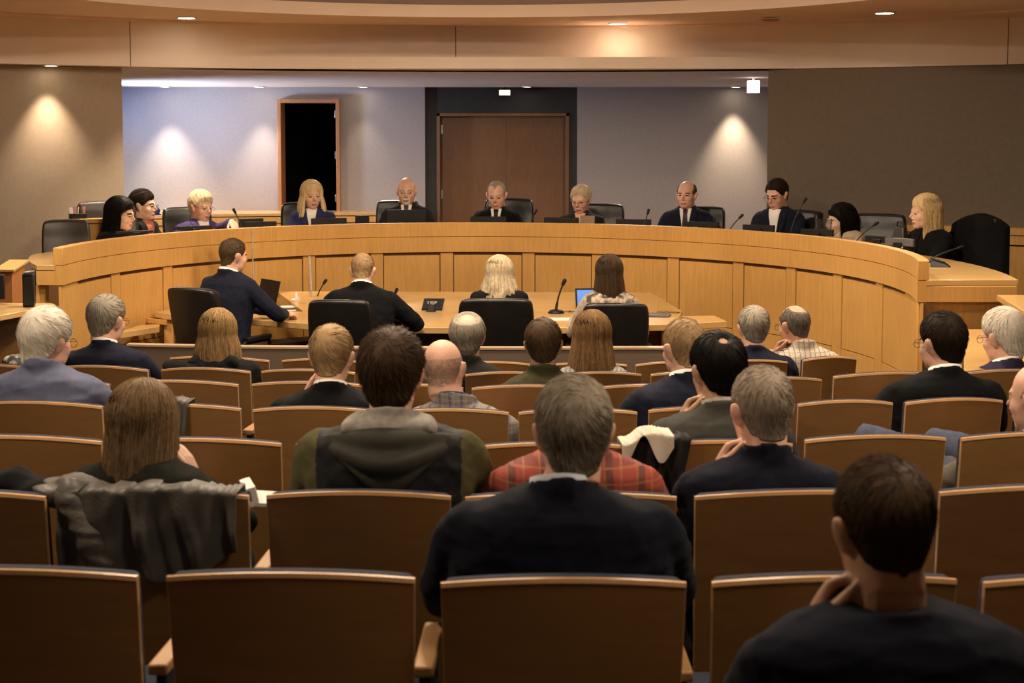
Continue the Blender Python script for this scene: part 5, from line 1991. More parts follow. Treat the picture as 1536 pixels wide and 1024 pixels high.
aud('man with thick brown hair in a hooded olive and black jacket over grey hoodie', 586, 489.5, 2, 4.22, -3, 0, skin='pink', hs=1.02, sw=0.250, bulk=1.08, lean=-5, pitch=2, hair=hair(0.022, 0.016, n=2600, len=0.040, r=0.0011, mess=0.5, lift=0.010, line=dict(nape=-46)), hc='brown',
    top='coat', cloth=K_DARKSH, cloth2=K_OLIVEL, cloth_fn=lambda ce, T: (np.abs(ce[:, 0]) > 0.205).astype(int), extra=a5, wr=0.008)
aud('person in a red plaid shirt, head hidden behind the grey haired man', 862, 574, 2, 4.22, 0, 0, skin='pink', hs=0.95, tdz=0.05, sw=0.235, bulk=1.0, lean=-5, pitch=6, hair=hair(0.008, 0.006, n=600, len=0.03), hc='brown', top='shirt', cloth=K_PLAIDR)
aud('man with short grey hair in a dark navy sweater, hand at his chin', 1145, 547.5, 2, 4.22, 14, 2, skin='pink', hs=1.03, sw=0.245, lean=-5, pitch=4, hair=hair(0.010, 0.005, n=2200, len=0.02, r=0.0011, whorl=(175, 52)), hc='buzzgrey', top='shirt', cloth=K_DNAVY, arms=('chin', 'lap'), voxel=0.0045)
aud('woman with long straight hair in a black top, hand at her cheek', 212, 566, 2, 4.22, -22, -8, skin='fair', tdz=0.03, fem=1, hs=1.0, sw=0.225, bulk=1.0, lean=-5, pitch=4, hair=hair(0.020, L=0.36, open=58, n=2000, flare=0.10, neck=0.0, back=0.03, clump=0.004, r=0.0012, thick=0.04), hc='ashbrown', top='knit', cloth=mat('black olive top', (0.010, 0.010, 0.007, 1), 0.9, 0.15, 40, bump=0.2, bscale=300, spec=0.1), arms=('lap', 'cheek'), voxel=0.0045)
aud('man with thick grey hair in a navy jacket in the nearest row', 861, 561, 1, 3.3, 2, 0, skin='pink', hs=1.0, sw=0.255, side=0.03, bulk=1.06, lean=-5, pitch=3, jowl=0.3, hair=hair(0.018, 0.010, n=3600, len=0.040, r=0.0009, whorl=(165, 44), swirl=0.7, mess=0.4, lift=0.005, line=dict(nape=-46)), hc='saltgrey', top='suit', cloth=K_DNAVY, coll=K_SHIRTB, voxel=0.0045, cvox=0.009)
aud('young man with short brown hair in a black sweater, nearest the camera, hand at chin', 1328, 683, 0, 2.36, 8, 4, skin='tan', tdz=0.004, hs=0.93, sw=0.225, bulk=1.0, lean=1, pitch=6, hair=hair(0.012, 0.006, n=4500, len=0.022, r=0.0008, whorl=(170, 50), mess=0.4, line=dict(nape=-37, behind=-20)), hc='brown', top='knit', cloth=K_DNAVY, arms=('chin', 'lap'), voxel=0.0042, cvox=0.009)
# ------------------------------------------------------------------ things on the dais
def on_dais(px, off):
    """where the photo column px crosses the ring off behind the dais front"""
    best = None
    for i in range(1201):
        th = TH_L + (TH_R - TH_L) * i / 1200
        r = dais_r(th) + off
        X, Y = DC[0] + r * math.sin(th), DC[1] + r * math.cos(th)
        e = abs(768 + F_PX * X / Y - px)
        if best is None or e < best[0]:
            best = (e, X, Y, th)
    return best[1:]


def monitor(x0, x1, yt, label, off=0.30, tilt=3, hgt=0.21, gm='flat monitors on the dais', turn=0.0, m=None):
    X, Y, th = on_dais((x0 + x1) / 2, off)
    zt = at_y((x0 + x1) / 2, yt, Y).z
    w = (x1 - x0) / F_PX * Y / max(0.5, abs(math.cos(th * 0.55)))
    root = thing('monitor', label, 'monitor', (X, Y, Z_B1 + 0.004), -th * 0.55 + turn, gm)
    h = zt - Z_B1 - 0.004
    mb = MB()
    t = R_(tilt)
    cz = h - 0.5 * hgt * math.cos(t)
    cz = max(cz, 0.5 * hgt * math.cos(t) + 0.012)
    hh = 2 * (h - cz) / math.cos(t)
    mb.box((0, 0, cz), (w, 0.026, hh), rot=(-t, 0, 0))
    mb.build('screen_case', m or M_PLASTIC, root, bevel=0.005)
    mb = MB()
    mb.box((0, 0.016 * math.cos(t), cz + 0.016 * math.sin(t) * 0), (w - 0.03, 0.004, hh - 0.03), rot=(-t, 0, 0))
    mb.build('screen', M_SCREEN, root)
    mb = MB()
    mb.box((0, -0.03, cz * 0.5), (0.06, 0.02, cz))
    mb.box((0, -0.01, 0.006), (0.20, 0.14, 0.012))
    mb.build('stand', M_PLASTIC, root, bevel=0.003)
    return root


monitor(176, 225, 346, 'low black monitor before the long haired woman in black')
monitor(268, 315, 338.5, 'low black monitor before the person in the purple jacket')
monitor(359, 394, 327.5, 'black monitor behind another one, under the reaching arm', off=0.46)
monitor(369, 412, 332, 'black monitor in front of another one, right of the white paper stack', off=0.27)
monitor(467, 519, 327, 'black monitor before the blonde woman in the navy blazer')
monitor(580, 638, 314.5, 'raised black monitor before the bald man with the goatee', hgt=0.24, tilt=2)
monitor(706, 760, 324.5, 'low black monitor before the man with the black tie')
monitor(817, 869, 326, 'low black monitor before the short haired woman with glasses')
monitor(925, 977, 328.5, 'low black monitor right of the short haired woman with glasses')
monitor(1025, 1077, 332.5, 'low black monitor before the man with the purple tie')
monitor(1117, 1161, 337, 'low black monitor before the man with the open collar')
monitor(1205, 1248, 343.5, 'low black monitor before the woman in the cream jacket')
monitor(1303, 1335, 353.5, 'low black monitor right of the woman in the cream jacket', off=0.28)
monitor(1334, 1368, 357, 'low black monitor left of the woman in the black coat', off=0.28, m=M_GREYP)


def mic(base, tip, label, base_r=0.035, stem=0.005, head=0.013, gm='gooseneck microphones', big=False):
    base, tip = Vector(base), Vector(tip)
    root = thing('microphone', label, 'microphone', base, 0, gm)
    mb = MB()
    if big:
        mb.lathe([(0.062, 0.0), (0.062, 0.008), (0.050, 0.022), (0.020, 0.028)], n=20)
    else:
        mb.lathe([(base_r, 0.0), (base_r, 0.012), (0.012, 0.020)], n=16)
    mb.build('base', M_PLASTIC, root, smooth=True)
    d = tip - base
    pts = []
    for i in range(13):
        t = i / 12
        pts.append((d.x * t ** 1.5, d.y * t ** 1.5, d.z * (t ** 0.85)))
    mb = MB()
    mb.tube(pts, [stem * (1.5 if big and i < 4 else 1) for i in range(13)], 8)
    mb.build('gooseneck', M_BLACKM, root, smooth=True)
    a, b = Vector(pts[-2]), Vector(pts[-1])
    u = (b - a).normalized()
    V, F = chain([b - u * 0.012, b + u * 0.018], [head * 0.85, head], 10)
    obj_np('capsule', V, F, M_PLASTIC, root)
    return root


def dais_mic(bpx, tpx, typ, label, off=0.22):
    X, Y, th = on_dais(bpx, off)
    t = at_y(tpx, typ, Y + 0.02)
    return mic((X, Y, Z_B1 + 0.004), t, label)


dais_mic(364, 352, 317, 'gooseneck microphone by the hand of the reaching person')
dais_mic(794, 803, 318, 'gooseneck microphone before the double door, right of the man with the black tie')
dais_mic(965, 972, 318, 'gooseneck microphone against the grey wall, left of the man with the purple tie')
dais_mic(1090, 1111, 325, 'gooseneck microphone against the lit wall, right of the man with the purple tie')
dais_mic(1277, 1313, 336, 'gooseneck microphone before the woman in the cream jacket', off=0.14)
dais_mic(1185, 1207, 301, 'gooseneck microphone rising behind the man with the open collar', off=0.62)
p = at_z(1395, 393, Z_B1 + 0.004)
mic(p, at_y(1440, 371, p.y + 0.05), 'gooseneck microphone on the right end of the dais', base_r=0.05)
p = at_z(475, 451, Z_T + 0.012)
mic((p.x, p.y, Z_T), at_y(487, 423, p.y), 'gooseneck microphone left of the man with his head bent', base_r=0.045)
p = at_z(590, 455, Z_T + 0.012)
mic((p.x, p.y, Z_T + .02), at_y(594, 437, p.y), 'gooseneck microphone right of the man with his head bent', base_r=0.03)
p = at_z(834, 469.5, Z_T)
mic((p.x, p.y, Z_T), at_y(845.5, 424, p.y), 'large gooseneck microphone between the two women at the table', big=True, stem=0.007, head=0.016)

# remote and base unit by the right end microphone
p = at_z(1403, 400, Z_B1 + 0.004)
u = thing('microphone_unit', 'black sloped microphone control unit on the right end of the dais', 'device', (p.x, p.y, Z_B1 + 0.004), R_(-14))
mb = MB()
V = [(-0.03, -0.02, 0), (0.10, -0.03, 0), (0.10, 0.10, 0), (-0.03, 0.10, 0), (-0.03, 0.0, 0.045), (0.06, 0.0, 0.02), (0.06, 0.09, 0.03), (-0.03, 0.09, 0.055)]
mb.add(V, [(0, 1, 5, 4), (1, 2, 6, 5), (2, 3, 7, 6), (3, 0, 4, 7), (4, 5, 6, 7), (3, 2, 1, 0)])
mb.build('case', M_PLASTIC, u, bevel=0.004)
mb = MB()
for k in range(4):
    mb.box((-0.01 + 0.02 * k, 0.045, 0.052 - 0.006 * k), (0.012, 0.012, 0.006))
mb.build('keys', M_GREYP, u, bevel=0.001)

# papers, phone, device on the dais
def paper_stack(name, label, X, Y, z, w, d, h, rz, sheets=5, m=M_PAPER, cat='paper', group=None):
    root = thing(name, label, cat, (X, Y, z), rz, group)
    mb = MB()
    r = random.Random(int(X * 1000))
    for k in range(sheets):
        mb.box((r.uniform(-.006, .006), r.uniform(-.006, .006), h * (k + 0.5) / sheets), (w, d, h / sheets * 0.92), rot=(0, 0, r.uniform(-.04, .04)))
    mb.build('sheets', m, root)
    return root


X, Y, th = on_dais(334, 0.40)
paper_stack('paper_stack', 'stack of white paper under the arm of the person in purple', X, Y, Z_B1 + 0.005, 0.30, 0.24, 0.075, -th, 7)
X, Y, th = on_dais(1186, 0.22)
paper_stack('paper_stack', 'loose papers and folders beside the man with the open collar', X, Y, Z_B1 + 0.005, 0.26, 0.2, 0.09, -th, 6, mat('grey paper', (0.36, 0.33, 0.28, 1), 0.8, 0.2, 12))
X, Y, th = on_dais(543, 0.34)
t = thing('desk_phone', 'small black desk phone between the blonde woman and the bald man', 'phone', (X, Y, Z_B1 + 0.004), -th)
zt = at_y(543, 323.5, Y).z - Z_B1
mb = MB()
mb.box((0, 0, zt / 2), (0.118, 0.05, zt))
mb.build('body', M_PLASTIC, t, bevel=0.006)
mb = MB()
mb.box((0.01, -0.028, zt * 0.45), (0.06, 0.008, 0.035))
mb.build('handset', M_GREYP, t, bevel=0.003)
X, Y, th = on_dais(881, 0.26)
zt = at_y(881, 324, Y).z - Z_B1
t = thing('name_plate', 'small tan stand of cards beside the short haired woman with glasses', 'stand', (X, Y, Z_B1 + 0.004), -th)
mb = MB()
mb.box((0, 0, zt * 0.5), (0.13, 0.012, zt), rot=(R_(-8), 0, 0))
mb.build('card', mat('tan card', (0.24, 0.17, 0.10, 1), 0.6, 0.1), t, bevel=0.002)
mb = MB()
mb.box((0, 0.01, 0.008), (0.14, 0.06, 0.014))
mb.build('foot', M_GREYP, t, bevel=0.002)
X, Y, th = on_dais(1041, 0.2)
t = thing('paper_cup', 'cream pleated cup before the monitor of the man with the purple tie', 'cup', (X, Y, Z_B1 + 0.004))
mb = MB()
mb.lathe([(0.028, 0), (0.038, 0.10), (0.040, 0.105), (0.036, 0.104), (0.027, 0.006)], n=18)
mb.build('cup_wall', mat('cream card', (0.55, 0.40, 0.22, 1), 0.7, 0.15, 60), t, smooth=True)
X, Y, th = on_dais(1237, 0.50)
t = thing('tumbler', 'clear patterned glass tumbler beside the woman in the cream jacket', 'glass', (X, Y, Z_B1 + 0.004))
mb = MB()
zt = at_y(1237, 329, Y).z - Z_B1
mb.lathe([(0.05, 0), (0.062, zt), (0.058, zt), (0.047, 0.01)], n=24)
mb.build('glass_wall', glass('tumbler glass', (0.8, 0.83, 0.9, 1), 0.12), t, smooth=True)
X, Y, th = on_dais(1352, 0.62)
t = thing('handbag', 'dark handbag standing left of the woman in the black coat', 'bag', (X, Y, Z_B1 + 0.004), -th)
zt = at_y(1352, 340, Y).z - Z_B1
mb = MB()
V = [(-0.09, -0.04, 0), (0.09, -0.04, 0), (0.09, 0.04, 0), (-0.09, 0.04, 0), (-0.055, -0.02, zt), (0.055, -0.02, zt), (0.055, 0.02, zt), (-0.055, 0.02, zt)]
mb.add(V, [(0, 1, 5, 4), (1, 2, 6, 5), (2, 3, 7, 6), (3, 0, 4, 7), (4, 5, 6, 7), (3, 2, 1, 0)])
mb.build('bag_body', M_LEATHER_B, t, bevel=0.01)
mb = MB()
mb.tube([(-0.05, 0, zt - 0.01), (-0.04, 0, zt + 0.03), (0.04, 0, zt + 0.03), (0.05, 0, zt - 0.01)], 0.006, 8)
mb.build('handle', M_LEATHER, t)

# ------------------------------------------------------------------ things on the table
# laptop with raised lid
p = at_z(392, 462, Z_T)
lp = thing('laptop', 'open black laptop before the man with the white cuffs', 'laptop', (p.x - 0.02, p.y, Z_T), R_(-52))
mb = MB()
mb.box((0, -0.04, 0.009), (0.30, 0.20, 0.016))
mb.build('keyboard_base', M_PLASTIC, lp, bevel=0.003)
mb = MB()
mb.box((0, 0.085, 0.115), (0.30, 0.010, 0.205), rot=(R_(-14), 0, 0))
mb.build('lid', M_PLASTIC, lp, bevel=0.003)
p = at_z(426, 466.5, Z_T)
t = thing('notebook', 'thin dark grey notebook by the hands of the laptop user', 'notebook', (p.x, p.y, Z_T), R_(24))
mb = MB()
mb.box((0, 0, 0.008), (0.16, 0.10, 0.013))
mb.build('cover', M_GREYP, t, bevel=0.002)
mb = MB()
mb.box((0.002, 0.0, 0.008), (0.157, 0.102, 0.009))
mb.build('pages', M_PAPER, t)
p = at_z(437, 460, Z_T)
paper_stack('paper_sheet', 'white sheet of paper behind the dark grey notebook', p.x, p.y, Z_T, 0.16, 0.12, 0.004, R_(20), 2)
p = at_z(441, 459, Z_T)
t = thing('tissue', 'small crumpled white tissue behind the sheet of paper', 'tissue', (p.x, p.y + 0.12, Z_T))
V, F = ellipsoid((0, 0, 0.025), (0.032, 0.026, 0.027), None, 18, 12)
V = V + 0.010 * np.sin(V[:, [1, 2, 0]] * 160)
V[:, 2] = np.maximum(V[:, 2], 0.001) * (1.0 + 0.6 * (np.abs(V[:, 0:1]).ravel() < 0.012))
obj_np('paper', V, F, M_PAPER, t)
# portfolio with a crest on a little easel
p = at_z(650, 467, Z_T)
pf = thing('portfolio', 'black portfolio with a pale crest, propped on a small black stand', 'portfolio', (p.x - 0.01, p.y + 0.02, Z_T), R_(-4))
mb = MB()
mb.box((0, 0.06, 0.045), (0.158, 0.175, 0.012), rot=(R_(22), 0, 0))
cv = mb.build('cover', M_PLASTIC, pf, bevel=0.002)
mb = MB()
mb.box((0, 0.064, 0.036), (0.162, 0.178, 0.008), rot=(R_(22), 0, 0))
mb.build('pages', mat('cream pages', (0.55, 0.42, 0.26, 1), 0.8, 0.05), pf)
ME = Matrix.Translation((0.0, 0.06, 0.045)) @ Matrix.Rotation(R_(22), 4, 'X') @ Matrix.Translation((0, 0.012, 0.0066))
mb = MB()
sh = [(-0.026, 0.026), (0.026, 0.028), (0.028, 0.004), (0.014, -0.020), (0.0, -0.030), (-0.014, -0.021), (-0.026, 0.002)]
mb.prism(sh, 0, 0.0012)
mb.prism([(-0.052, 0.024), (-0.032, 0.027), (-0.032, 0.022), (-0.052, 0.017)], 0, 0.0012)
mb.prism([(-0.044, 0.016), (-0.036, 0.018), (-0.036, -0.020), (-0.043, -0.016)], 0, 0.0012)
mb.build('crest', mat('pale silver print', (0.34, 0.31, 0.28, 1), 0.5, 0.3, 120), cv, M=ME)
mb = MB()
for yy in (0.014, 0.004, -0.006, -0.016):
    mb.box((0, yy, 0.0016), (0.036 - 0.6 * abs(yy - 0.006), 0.0025, 0.001))
mb.build('crest_bars', M_BLACKM, cv, M=ME)
fr_ = MB()
for c, s in (((0, -0.068, 0.0064), (0.145, 0.0016, 0.0008)), ((0.067, 0.0, 0.0064), (0.0016, 0.135, 0.0008))):
    fr_.box(c, s)
fr_.build('tooled_line', M_GREYP, cv, M=Matrix.Translation((0.0, 0.06, 0.045)) @ Matrix.Rotation(R_(22), 4, 'X'))
mb = MB()
mb.box((-0.005, -0.035, 0.004), (0.075, 0.05, 0.008))
mb.box((-0.005, -0.028, 0.03), (0.05, 0.012, 0.05), rot=(R_(-12), 0, 0))
mb.build('stand', M_BLACKM, pf, bevel=0.002)
p = at_z(611, 474, Z_T)
paper_stack('notebook', 'small closed notebook at the elbow of the man with his head bent', p.x, p.y, Z_T, 0.08, 0.10, 0.022, R_(10), 2, mat('brown grey card', (0.20, 0.155, 0.125, 1), 0.7, 0.1), 'notebook')
# tablet with lit screen
p = at_z(866, 466, Z_T)
tb = thing('tablet', 'black tablet with lit blue screen beside the woman in the printed blouse', 'tablet', (p.x + 0.085, p.y + 0.02, Z_T), R_(6))
mb = MB()
mb.box((0, 0.0, 0.088), (0.20, 0.012, 0.17), rot=(R_(-18), 0, 0))
tcase = mb.build('case', M_PLASTIC, tb, bevel=0.004)
mb = MB()
mb.box((0, 0.0, 0.088), (0.172, 0.0125, 0.138), rot=(R_(-18), 0, 0))
for v in range(1):
    pass
mb.build('screen', emit('tablet picture', (0.07, 0.19, 0.60, 1), 0.45), tb)
mb = MB()
mb.box((0, 0.05, 0.035), (0.12, 0.006, 0.08), rot=(R_(30), 0, 0))
mb.build('prop', M_PLASTIC, tb)
p = at_z(843, 479, Z_T)
paper_stack('paper_sheet', 'white papers on the table before the large microphone', p.x, p.y, Z_T, 0.22, 0.14, 0.005, R_(4), 3)
p = at_z(855, 468.5, Z_T)
t = thing('key_ring', 'bunch of dark keys on the table right of the large microphone', 'keys', (p.x, p.y, Z_T))
mb = MB()
mb.tube([(0.016 * math.cos(a), 0.016 * math.sin(a), 0.005) for a in np.linspace(0, 2 * PI, 15)], 0.002, 6)
mb.build('ring', M_CHROME, t)
for k, a in enumerate((0.3, 1.4, 3.4)):
    mb = MB()
    mb.box((0.03 * math.cos(a), 0.03 * math.sin(a), 0.006 + 0.003 * k), (0.045, 0.014, 0.004), rot=(0, 0, a))
    mb.build('key', M_BLACKM, t, bevel=0.001)
p = at_z(986, 474, Z_T)
t = thing('binder', 'flat grey binder on the right end of the table', 'binder', (p.x, p.y, Z_T), R_(-14))
mb = MB()
mb.box((-0.01, 0, 0.010), (0.21, 0.12, 0.018))
mb.build('cover', mat('grey binder card', (0.15, 0.145, 0.14, 1), 0.5, 0.1), t, bevel=0.004)
mb = MB()
for k in range(5):
    mb.box((-0.01, -0.045 + 0.022 * k, 0.0200), (0.19, 0.003, 0.001))
mb.build('ribs', M_GREYP, t)
p = at_z(1000, 472, Z_T)
t = thing('acrylic_stand', 'clear acrylic sign stand at the right end of the table', 'stand', (p.x + 0.02, p.y + 0.12, Z_T), R_(-24))
mb = MB()
mb.box((0, 0, 0.05), (0.16, 0.005, 0.10), rot=(R_(-20), 0, 0))
mb.box((0, 0.02, 0.003), (0.16, 0.07, 0.005))
mb.build('sheet', M_ACRYL, t, bevel=0.001)

# clear acrylic screens between table and dais
def acrylic(px, y0, y1, Y, label, lean=0.0, wd=0.45, side=-1):
    a, b = at_y(px, y0, Y), at_y(px + lean, y1, Y)
    t = thing('acrylic_screen', label, 'screen', (b.x, Y, b.z))
    h = a.z - b.z
    mb = MB()
    dx = a.x - b.x
    V = []
    for q in (0, 0.010):
        V += [(0, q, 0), (side * wd, q + 0.06, 0), (side * wd + dx, q + 0.06, h), (dx, q, h)]
    mb.add(V, [(0, 1, 2, 3), (7, 6, 5, 4), (0, 4, 5, 1), (1, 5, 6, 2), (2, 6, 7, 3), (3, 7, 4, 0)])
    mb.build('pane', M_ACRYL, t)
    mb = MB()
    mb.tube([(0.004, 0.005, 0), (dx + 0.004, 0.005, h)], 0.0075 if wd < 0.2 else 0.0045, 6)
    mb.build('polished_edge', M_ACRYL_E, t)
    return t


_b = at_z(372, 468, Z_T)
acrylic(377.5, 344, 424, 11.35, 'clear acrylic screen beside the man at the laptop, before the dais', 1.5, 0.34)
acrylic(463, 384, 446, 11.35, 'narrow clear acrylic post standing before the dais, left of the bent man', 3.5, 0.03)

# staff desk things at the left edge
p = at_z(44, 459.5, ZS)
t = thing('loudspeaker', 'slim black tower loudspeaker on the left staff desk', 'speaker', (p.x, p.y, ZS), R_(12))
zt = at_y(44, 409, p.y).z - ZS
mb = MB()
mb.box((0, 0, zt / 2), (0.060, 0.09, zt))
mb.build('cabinet', M_PLASTIC, t, bevel=0.008)
mb = MB()
mb.box((0, -0.047, zt * 0.48), (0.046, 0.004, zt * 0.82))
mb.build('grille', M_BLACKM, t, bevel=0.001)
mb = MB()
mb.box((0.004, 0.0, zt + 0.004), (0.050, 0.08, 0.010), rot=(0, R_(-6), 0))
mb.build('top_plate', M_CHROME, t, bevel=0.003)
p = at_z(0, 455.5, ZS)
t = thing('monitor', 'black monitor cut off by the left edge, on the staff desk', 'monitor', (p.x - 0.05, p.y + 0.02, ZS), R_(10))
zt = at_y(0, 413, p.y).z - ZS
mb = MB()
mb.box((-0.12, 0, zt / 2 + 0.012), (0.38, 0.03, zt - 0.02), rot=(R_(-4), 0, 0))
mb.build('screen_case', M_PLASTIC, t, bevel=0.006)
mb = MB()
mb.box((-0.12, 0.02, 0.006), (0.24, 0.14, 0.012))
mb.box((-0.12, 0.03, 0.06), (0.06, 0.02, 0.12))
mb.build('stand', M_PLASTIC, t, bevel=0.003)
p = at_y(20, 455, 9.3)
t = thing('lectern', 'orange brown wooden lectern behind the left staff desk', 'lectern', (p.x, 9.3, Z_PLAT))
zt = at_y(20, 405, 9.3).z - Z_PLAT
mb = MB()
V = [(-0.055, -0.12, 0), (0.03, -0.12, 0), (0.03, 0.12, 0), (-0.055, 0.12, 0), (-0.055, -0.12, zt), (0.04, -0.12, zt), (0.04, 0.12, zt + 0.03), (-0.055, 0.12, zt + 0.03)]
mb.add(V, [(0, 1, 5, 4), (1, 2, 6, 5), (2, 3, 7, 6), (3, 0, 4, 7), (4, 5, 6, 7), (3, 2, 1, 0)])
mb.build('post', wood('orange lectern wood', (0.45, 0.18, 0.06, 1), 0.4, 0.1), t, bevel=0.003)
mb = MB()
mb.box((-0.005, 0, zt + 0.028), (0.13, 0.30, 0.018), rot=(R_(7), 0, 0))
mb.build('top', M_MAPLE_T, t, bevel=0.003)

# small cabinet at the left wall with leaflets
p = at_y(128, 327, 11.95)
t = thing('side_cabinet', 'maple side cabinet against the left wall behind the empty chair', 'cabinet', (p.x + 0.06, 11.98, Z_PLAT), R_(30))
zt = p.z - Z_PLAT
mb = MB()
mb.box((0, 0, zt - 0.018), (0.36, 0.22, 0.034))
mb.build('top', M_MAPLE_T, t, bevel=0.003)
mb = MB()
mb.box((0, 0.01, (zt - 0.036) / 2), (0.34, 0.19, zt - 0.037))
mb.build('body', M_MAPLE, t, bevel=0.003)
pc = Vector((p.x - 0.055, 11.93, Z_PLAT + zt))
t = thing('leaflet_holder', 'dark leaflet holder with pale leaflets on the side cabinet', 'holder', pc, R_(20))
mb = MB()
mb.box((0, 0, 0.02), (0.14, 0.09, 0.038))
mb.build('tray', M_PLASTIC, t, bevel=0.003)
for k in range(4):
    mb = MB()
    mb.box((-0.05 + 0.032 * k, 0.0, 0.055 + 0.006 * (k % 2)), (0.026, 0.006, 0.07), rot=(R_(-12), R_(6 * k - 8), 0))
    mb.build('leaflet', (M_PAPER, mat('pink card', (0.45, 0.20, 0.16, 1), 0.8, 0.1))[k % 2], t)
p = at_z(231, 323, z_led)
t = thing('desk_bin', 'small blue glass ornament on the credenza at the left', 'ornament', (p.x, p.y + 0.1, z_led))
V, F = ellipsoid((0, 0, 0.045), (0.05, 0.045, 0.045), None, 18, 12)
V[:, 2] = np.maximum(V[:, 2], 0.0)
obj_np('body', V, F, mat('blue glaze', (0.015, 0.02, 0.10, 1), 0.25, 0.2), t)
mb = MB()
mb.lathe([(0.06, 0), (0.06, 0.012), (0.03, 0.02)], n=18)
mb.build('foot', mat('blue glaze', (0.015, 0.02, 0.10, 1), 0.25, 0.2), t)
t['label'] = 'small round blue ornament on the left end of the credenza'
t.name = 'ornament'

# signs under the recess ceiling
p = at_y(757, 139, YB - 0.05)
t = thing('exit_sign', 'small lit sign box above the double door', 'sign', (p.x, YB - 0.05, p.z))
mb = MB()
mb.box((0, 0, 0), (0.145, 0.05, 0.075))
mb.box((0, 0.0, 0.055), (0.03, 0.03, 0.045))
mb.build('case', M_PLASTIC, t, bevel=0.002)
mb = MB()
for x in (-0.034, 0.034):
    mb.box((x, -0.027, 0), (0.064, 0.004, 0.062))
mb.build('lit_face', emit('sign face', (1.0, 0.80, 0.52, 1), 1.1), t)
p = at_y(1130, 130, 15.0)
t = thing('sign_box', 'bright square lit sign at the right end of the recess', 'sign', (p.x, 15.0, p.z))
mb = MB()
mb.box((0, 0, 0), (0.122, 0.05, 0.122))
mb.build('lit_case', emit('white sign', (1.0, 0.93, 0.84, 1), 2.2), t, bevel=0.004)
mb = MB()
mb.box((0, 0, 0.095), (0.02, 0.02, 0.08))
mb.build('bracket', M_WHITEP, t)
p = at_z(1156, 29.5, Z_FAS)
t = thing('ceiling_speaker', 'flush round brown speaker grille in the ceiling ring', 'speaker', (p.x, p.y, Z_FAS))
mb = MB()
mb.lathe([(0.075, -0.001), (0.075, -0.008), (0.06, -0.012), (0.02, -0.012)], n=24)
mb.build('grille', mat('tan grille', (0.30, 0.19, 0.11, 1), 0.6, 0.1), t)
# ------------------------------------------------------------------ coats and other things on the seats
def drape(name, label, seat, u0, u1, lf, lb, m, cat='coat', seed=1, folds=6, amp=0.016, taper=0.0, hem=0.02, lift=0.012, bunch=0.0, thick=0.005, parent=None, lbf=None, shift=0.0):
    """cloth folded over the top of a seat back: lf in front, lb behind"""
    p, w, rz, base = SEATS[seat]
    r = random.Random(seed)
    root = parent or thing(name, label, cat, (p.x, p.y + 0.115, base), rz)
    nu, nv = 64, 46
    ph = [r.uniform(0, 6.28) for _ in range(6)]
    fr = [r.uniform(0.7, 1.3) for _ in range(6)]
    V = []
    for j in range(nv):
        v = j / (nv - 1)
        for i in range(nu):
            uu = i / (nu - 1)
            s = -lf + (lf + lb * (lbf(uu) if lbf else 1) + hem * math.sin(9 * uu + ph[0])) * v
            u = u0 + (u1 - u0) * uu
            if taper and s > 0:
                c = (u0 + u1) / 2 + shift * s / lb
                u = c + (u - c) * (1 - taper * min(1, s / lb))
            x = u * w / 2
            q = max(-1, min(1, u))
            top = 0.86 - 0.02 * q * q
            over = max(0, abs(u) - 1)
            f = sum(math.sin((uu * folds * fr[k] + 0.35 * math.sin(s * 9 + ph[k])) * 2 * PI * (0.6 + 0.4 * k) + ph[k]) / (1 + k) for k in range(4)) / 2
            n = sum(math.sin(s * 40 * fr[k] + uu * 13 * fr[k + 1] + ph[k]) for k in range(3)) / 3
            g = min(1, abs(s) / 0.10)
            d = lift + amp * (0.35 + g) * (0.55 + f) + 0.004 * n
            d = max(d, 0.007)
            if s > 0:
                z = top - s
                y = -0.03 * (1 - q * q) - 0.085 * (z - 0.3) / 0.56 - d
                z += lift * (1 - min(1, s / 0.05))
            else:
                z = top + s
                y = -0.03 * (1 - q * q) - 0.085 * (z - 0.3) / 0.56 + 0.062 + d * 0.8
                z += lift * (1 - min(1, -s / 0.05))
            k_ = max(0, 1 - abs(s) / 0.055)
            z += bunch * k_ * (0.6 + 0.4 * math.sin(uu * 7 + ph[2])) + 0.006 * k_ * f
            z -= over * 0.10
            V.append((x, y, z))
    F = grid_faces(nv, nu, False)
    o = obj_np({'coat': 'coat_shell'}.get(cat, 'cloth'), V, F, m, root)
    md = o.modifiers.new('s', 'SOLIDIFY')
    md.thickness = thick
    md.offset = 0
    return root


c = drape('rain_jacket', 'grey rain jacket hung over the seat of the long haired woman', (2, 1), -1.02, 0.90, 0.10, 0.225, K_RAIN, seed=4, folds=5, amp=0.020, hem=0.028, bunch=0.006, lbf=lambda u: 0.75 + 0.35 * math.sin(PI * min(1, 0.2 + u * 0.8)))
p, w, rz, base = SEATS[(2, 1)]
parts = []
rr = random.Random(5)
for k in range(7):
    parts.append(ellipsoid((-w / 2 + rr.uniform(-0.05, 0.09), rr.uniform(-0.09, 0.02), 0.84 + rr.uniform(-0.045, 0.018)), (rr.uniform(0.05, 0.08), rr.uniform(0.035, 0.05), rr.uniform(0.022, 0.034)), (rr.uniform(-.4, .4), rr.uniform(0, .6), rr.uniform(-.5, .5))))
remesh('hood', parts, 0.008, [K_RAIN], c, 3, post=wrinkle(0.010, 77))
parts = [chain([(-w / 2 + 0.02, -0.07, 0.84), (-w / 2 + 0.09, -0.11, 0.74), (-w / 2 + 0.13, -0.115, 0.64)], [0.045, 0.042, 0.036], 14, 4)]
remesh('sleeve', parts, 0.009, [K_RAIN], c, 2, post=wrinkle(0.012, 78))

